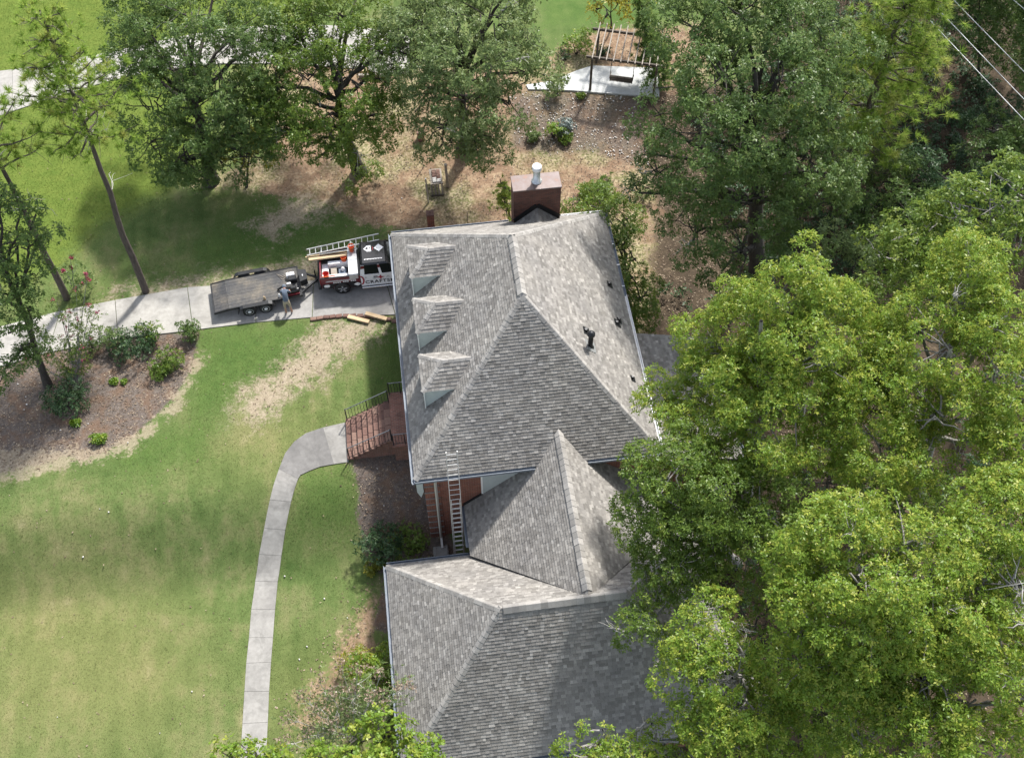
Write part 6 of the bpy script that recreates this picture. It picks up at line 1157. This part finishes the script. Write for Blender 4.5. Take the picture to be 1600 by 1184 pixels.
for k in range(3): mb = MB(); q = so + e2 * (0.03 - 0.03 * k); mb.beam(V3((q.x, q.y, sz + 0.14 + 0.15 * k)), V3((q.x, q.y, sz + 0.14 + 0.15 * k)) + e1 * SWL, 0.11, 0.025, upv=e2); mb.build('back_slat', 'oldwood' if k == 2 else 'darkwood', sw_)
for k in range(4): mb = MB(); q = so + e1 * (0.02 + k * (SWL - 0.04) / 3); mb.beam(V3((q.x, q.y, sz - 0.03)) + e2 * 0.07, V3((q.x, q.y, sz + 0.5)) - e2 * 0.06, 0.05, 0.03, upv=e2); mb.build('back_post', 'darkwood', sw_)
for a in (0, SWL):
    mb = MB(); q = so + e1 * a; mb.beam(V3((q.x, q.y, sz + 0.24)) - e2 * 0.02, V3((q.x, q.y, sz + 0.24)) + e2 * 0.52, 0.07, 0.03); mb.beam(V3((q.x, q.y, sz)) + e2 * 0.48, V3((q.x, q.y, sz + 0.24)) + e2 * 0.48, 0.04, 0.04, upv=e2); mb.build('armrest', 'darkwood', sw_)
    mb = MB(); mb.tube([V3((q.x, q.y, sz + 0.26)) + e2 * 0.05, V3((q.x, q.y, PT)) + e2 * 0.35], 0.010, 5); mb.tube([V3((q.x, q.y, sz + 0.26)) + e2 * 0.45, V3((q.x, q.y, PT)) + e2 * 0.35], 0.010, 5); mb.build('chain', 'iron', sw_)
pbx = V3((2.06, 17.79, 0.00)); pi_ = thing('brick_pier', 'square red brick pier just beyond the roof edge left of the chimney', 'pier', tuple(pbx))
mb = MB(); mb.box((pbx.x - 0.19, pbx.y - 0.19, -0.1), (pbx.x + 0.19, pbx.y + 0.19, 1.18)); mb.build('shaft', 'brick', pi_)
for k in range(4):
    mb = MB(); xx, yy = pbx.x + (-0.105 if k % 2 else 0.105), pbx.y + (-0.105 if k < 2 else 0.105); mb.bbox((xx - 0.1, yy - 0.1, 1.181), (xx + 0.1, yy + 0.1, 1.25), 0.01); mb.build('cap_brick', 'brick_piece', pi_)
pb2 = V3((2.10, 24.40, 0.32)); pi2 = thing('brick_pier', 'far reddish brick pier half hidden under the oak leaves', 'pier', tuple(pb2))
mb = MB(); mb.box((pb2.x - 0.2, pb2.y - 0.2, -0.1), (pb2.x + 0.2, pb2.y + 0.2, float(H(pb2.x, pb2.y)) + 0.5)); mb.build('shaft', 'brick', pi2); mb = MB(); mb.bbox((pb2.x - 0.23, pb2.y - 0.23, float(H(pb2.x, pb2.y)) + 0.501), (pb2.x + 0.23, pb2.y + 0.23, float(H(pb2.x, pb2.y)) + 0.57), 0.015); mb.build('cap', 'brick_piece', pi2)
def fpost(label, a, b, w, mat, name='fence_post', grp='old posts around the wood rack'):
    a, b = V3(a), V3(b); mb = MB(); mb.beam(a - V3((0, 0, 0.1)), b, w, w, upv=(0, 1, 0)); mb.build(name, mat, None, label=label, cat='post', group=grp)
a = V3((2.09, 19.72, 0.00)); fpost('tall grey metal post left of the wood rack', a, a + V3((-0.05, 0.1, 1.75)), 0.07, 'steel', 'metal_post')
a = V3((3.26, 20.78, 0.00)); fpost('thick pale wooden post right of the wood rack', a, a + V3((-0.05, 0.0, 1.7)), 0.14, 'oldwood')
a = V3((2.01, 22.33, 0.06)); fpost('thin green metal stake beyond the tall grey post', a, a + V3((0, 0, 1.2)), 0.035, 'steel', 'metal_post')
a = V3((4.07, 17.99, -0.00)); fpost('thin stake in the grass between the brick pier and the chimney', a, a + V3((0, 0, 0.8)), 0.03, 'oldwood')
a = V3((12.17, 17.93, 0.00)); fpost('dark stake beside the young pine behind the roof', a, a + V3((0, 0, 1.1)), 0.04, 'darkwood')
rk = thing('wood_rack', 'small weathered wooden rack holding old bricks in the back yard', 'rack', (2.69, 20.42, 0.00))
rb = V3((2.64, 20.23, 0.00))
for k in range(4):
    mb = MB(); q = rb + V3((-0.28 + 0.19 * k, 0, 0)); mb.beam(q, q + V3((-0.02, 0.10, 0.75)), 0.09, 0.05, upv=(0, 1, 0)); mb.build('pale', 'oldwood', rk)
mb = MB(); mb.box((rb.x - 0.36, rb.y - 0.12, -0.02), (rb.x + 0.34, rb.y - 0.055, 0.06)); mb.build('foot_rail', 'darkwood', rk)
mb = MB(); mb.box((rb.x - 0.34, rb.y + 0.15, 0.62), (rb.x + 0.34, rb.y + 1.3, 0.68)); mb.build('shelf', 'oldwood', rk)
rr2 = random.Random(5)
for k in range(16):
    mb = MB(); mb.X = Matrix.Translation((rb.x + 0.02 + 0.24 * (k % 2 - 0.5), rb.y + 0.3 + 0.12 * (k // 2), 0.72)) @ Matrix.Rotation(rr2.uniform(-.2, .2), 4, 'Z'); mb.bbox((-0.105, -0.05, -0.035), (0.105, 0.05, 0.035), 0.008)
    mb.build('brick', 'brick_piece' if k > 4 else 'stone', None if False else rk)
tw = thing('timber_edging', 'pale timber edging with an orange block, between the two oak crowns', 'edging', (-0.25, 30.14, 0.06))
a, b = V3((-1.16, 30.38, 0.00)), V3((0.80, 29.92, 0.27)); mb = MB(); mb.beam(a + V3((0, 0, 0.1)), b + V3((0, 0, 0.1)), 0.18, 0.22); mb.build('timber', 'oldwood', tw)
a, b = V3((-1.18, 30.85, 0.00)), V3((-0.56, 30.80, 0.02)); mb = MB(); mb.beam(a + V3((0, 0, 0.08)), b + V3((0, 0, 0.08)), 0.3, 0.2); mb.build('orange_block', 'lumber', tw)
# power lines
for k, (a, b) in enumerate((((31.50, 21.75, 7.50), (32.86, 18.01, 7.20)), ((30.60, 21.58, 7.20), (32.32, 16.37, 6.90)), ((30.11, 20.99, 6.90), (31.99, 15.25, 6.60)), ((33.99, 22.65, 7.80), (34.29, 21.82, 7.80)))):
    a, b = V3(a), V3(b); d = (b - a).normalized(); p0, p1 = a - d * 22, b + d * 30; mb = MB(); mb.tube([p0.lerp(p1, t / 24) + V3((0, 0, -0.9 * 4 * (t / 24) * (1 - t / 24) + 0.8)) for t in range(25)], 0.022, 6)
    mb.build('power_line', 'wire', None, True, label=('uppermost but one of the wires, second from the corner', 'middle wire of the three long wires by the pine', 'lowest of the wires crossing the dark ground by the pine', 'short piece of wire cutting the very top right corner')[k], cat='wire', group='overhead wires at the right edge')

# ---------------------------------------------------------------- grass, litter, stones
rs = np.random.default_rng(7)
def scatter(n, x0, x1, y0, y1): return np.c_[rs.uniform(x0, x1, n), rs.uniform(y0, y1, n)]
HARD = [[(p[0], p[1]) for p in dl] + [(p[0], p[1]) for p in dr[::-1]], [(p[0], p[1]) for p in sl + sl2[1:]] + [(p[0], p[1]) for p in (sr + sr2[1:])[::-1]],
        [(-28.83, 34.32), (-24.98, 33.80), (-21.97, 33.90), (-18.95, 34.25), (-15.91, 34.78), (-12.82, 35.44), (-9.29, 36.00), (-5.31, 35.89), (-0.94, 35.05), (2.18, 33.34), (1.87, 29.51), (-1.16, 31.13), (-5.38, 32.17), (-9.25, 32.70), (-12.72, 32.70), (-15.93, 32.11), (-18.68, 31.24), (-21.55, 30.19), (-24.31, 28.90), (-27.78, 28.06)],
        [(0.3, 0.2), (W - 0.3, 0.2), (W - 0.3, L - 0.3), (0.3, L - 0.3)], [(gx0 + 0.3, gyf + 0.3), (gx1, gyf + 0.3), (gx1, gyb), (gx0 + 0.3, gyb)], [(X0, 3.6), (0.4, 3.6), (0.4, 6.5), (X0, 6.5)],
        [(8.57, 27.30), (10.11, 27.42), (11.67, 28.10), (12.69, 28.42), (16.60, 27.66), (16.17, 25.46), (12.68, 26.18), (11.40, 26.48), (10.01, 26.75), (8.67, 26.92)]]
def free(P):
    k = np.ones(len(P), bool)
    for h in HARD: k &= polysd(P, h) < rs.uniform(-0.02, 0.07, len(P))
    return k
def blades(name, P, h, w, mat, label, lean=0.6, tipp=0.15, flat=False):
    n = len(P); z = H(P[:, 0], P[:, 1]) + 0.05 * (vnoise(P, 0.35, 1) - 0.5) - 0.03; b = np.c_[P, z]
    a = rs.uniform(0, 6.283, n); s = np.c_[np.cos(a), np.sin(a), np.zeros(n)] * (w * rs.uniform(0.6, 1.3, n))[:, None]
    a2 = rs.uniform(0, 6.283, n); hh = (h * rs.uniform(0.5, 1.25, n))
    if flat:
        d = np.c_[np.cos(a + 1.57), np.sin(a + 1.57), rs.normal(0, 0.25, n)] * hh[:, None]; up0 = np.array([0, 0, 1.0]) * rs.uniform(0.012, 0.04, n)[:, None]
        V = np.stack([b + up0 - s * 0.2, b + up0 + d * 0.5 + s, b + up0 + d, b + up0 + d * 0.5 - s], 1).reshape(-1, 3); F = np.arange(4 * n).reshape(-1, 4); k = 4
    else:
        t = b + np.c_[np.cos(a2) * lean, np.sin(a2) * lean, np.ones(n)] * hh[:, None]
        V = np.stack([b - s, b + s, t], 1).reshape(-1, 3); F = np.arange(3 * n).reshape(-1, 3); k = 3
    tv = np.repeat((rs.random(n) < tipp) * rs.random(n), k)
    return npmesh(name, V, F, mat, None, {'tip': tv}, kind='stuff', label=label)
P = scatter(330000, -22, 2, -12, 22); P = P[free(P)]; z = zones(P); nz = vnoise(P, 1.1, 3) * 0.6 + vnoise(P, 4.0, 4) * 0.4
bare = np.maximum.reduce([np.clip(z['dirt'] * 0.78, 0, 1), z['back'] * 0.95, z['wood'], z['bed'] * 1.0, z['straw']])
P0 = P[(bare < 0.35 + 0.5 * (nz - 0.3)) & (z['lush'] < 0.5) & (rs.random(len(P)) < 0.45 + 0.75 * nz)]
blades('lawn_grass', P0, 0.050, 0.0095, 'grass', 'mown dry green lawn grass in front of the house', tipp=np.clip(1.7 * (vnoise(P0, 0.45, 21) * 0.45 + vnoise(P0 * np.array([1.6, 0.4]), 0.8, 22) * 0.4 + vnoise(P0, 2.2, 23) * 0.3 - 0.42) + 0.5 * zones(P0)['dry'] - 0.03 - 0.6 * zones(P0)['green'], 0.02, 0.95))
P = np.concatenate([scatter(170000, -28, -2, 15.5, 42), scatter(26000, 6, 22, 28, 46)]); P = P[free(P)]; z = zones(P); P1 = P[(z['lush'] > 0.45) & (z['dirt'] < 0.5) & (z['back'] < 0.5)]
blades('bright_lawn_grass', P1, 0.055, 0.012, 'lush', 'bright green grass beyond the drive', tipp=0.2)
P = scatter(150000, -22, 34, -12, 34); P = P[free(P)]; z = zones(P); nz = vnoise(P, 2.0, 5)
P2 = P[np.maximum.reduce([z['bed'], z['back'] * 0.8, z['wood'] * 0.35, z['dirt'] * 0.4, np.full(len(P), 0.012)]) * (0.4 + 0.8 * nz) > rs.random(len(P)) * 0.95]
blades('leaf_litter', P2, 0.11, 0.028, 'litter', 'fallen leaves and pine straw on bare soil', flat=True, tipp=0.10)
# low undergrowth on the shaded ground past the house
P = np.concatenate([scatter(1500, 18, 36, 12, 34), scatter(500, 12.5, 30, -10, 12)]); zw = zones(P)['wood']; P = P[(zw > 0.8) & free(P) & (vnoise(P, 0.45, 31) > 0.30)]
cl = np.c_[P, H(P[:, 0], P[:, 1]) + rs.uniform(0.15, 0.6, len(P))]; rcl = rs.uniform(0.25, 0.55, len(P)); dcl = nrm(rs.normal(0, 0.3, (len(P), 3)) + np.array([0, 0, 1.0]))
c_, ax_, q_ = rosettes(cl, rcl, dcl, rs, 22); V, F, tv = leaves(c_, ax_, rs, 4, 0.19, 0.5, 0.2, np.zeros(len(c_)))
npmesh('undergrowth', V, F, 'leaf_shrub', None, {'tip': tv}, kind='stuff', label='dark low undergrowth on the shaded ground past the house')
# white stones on the bank and stray bits on the lawn
def stones(name, P, r0, r1, label):
    bm = bmesh.new(); bmesh.ops.create_icosphere(bm, subdivisions=1, radius=1); bv = np.array([v.co[:] for v in bm.verts]); bf = np.array([[v.index for v in f.verts] for f in bm.faces]); bm.free()
    V, F = [], []
    for i, p in enumerate(P):
        s = rs.uniform(r0, r1); v = bv * s * np.array([1, rs.uniform(0.6, 1), rs.uniform(0.4, 0.7)]) * (1 + rs.normal(0, 0.12, (len(bv), 1))); a = rs.random() * 6.28
        v = np.c_[v[:, 0] * math.cos(a) - v[:, 1] * math.sin(a), v[:, 0] * math.sin(a) + v[:, 1] * math.cos(a), v[:, 2]] + np.array([p[0], p[1], float(H(p[0], p[1])) + s * 0.2]); F.append(bf + i * len(bv)); V.append(v)
    npmesh(name, np.concatenate(V), np.concatenate(F), 'stone', None, kind='stuff', label=label)
P = scatter(4000, 7, 16, 18, 27.5); zb = mask(P, Z_BANK, 0.6); P = P[(zb > 0.4) & free(P) & (vnoise(P, 1.5, 9) > 0.35)][:420]; stones('bank_stones', P, 0.02, 0.06, 'small pale stones strewn on the bank below the patio')
P = np.array([(-13.59, 10.52), (-18.51, 9.13), (-18.61, 8.84), (-16.74, 7.42), (-15.46, 7.61), (-13.50, 6.27), (-18.62, 9.59), (-19.08, 10.41), (-14.60, 10.27), (-1.81, 3.29), (-1.68, 1.65), (-2.50, 2.25), (3.14, 23.05), (1.25, 22.44), (0.64, 20.21), (3.95, 20.49), (-3.34, -3.89), (-3.78, -3.07), (-5.63, -4.18), (-5.98, -4.73), (-4.78, -2.01), (-6.54, -0.69), (-15.51, 1.06), (-16.35, -5.91), (-11.96, -7.19), (-10.65, -5.55), (-14.20, 2.72), (-14.60, 2.91), (-9.24, -8.49)])
stones('scattered_stones', P, 0.025, 0.055, 'stray white stones and scraps on lawn and mulch')
for o in ROOTS:
    if '_w' in o: del o['_w']
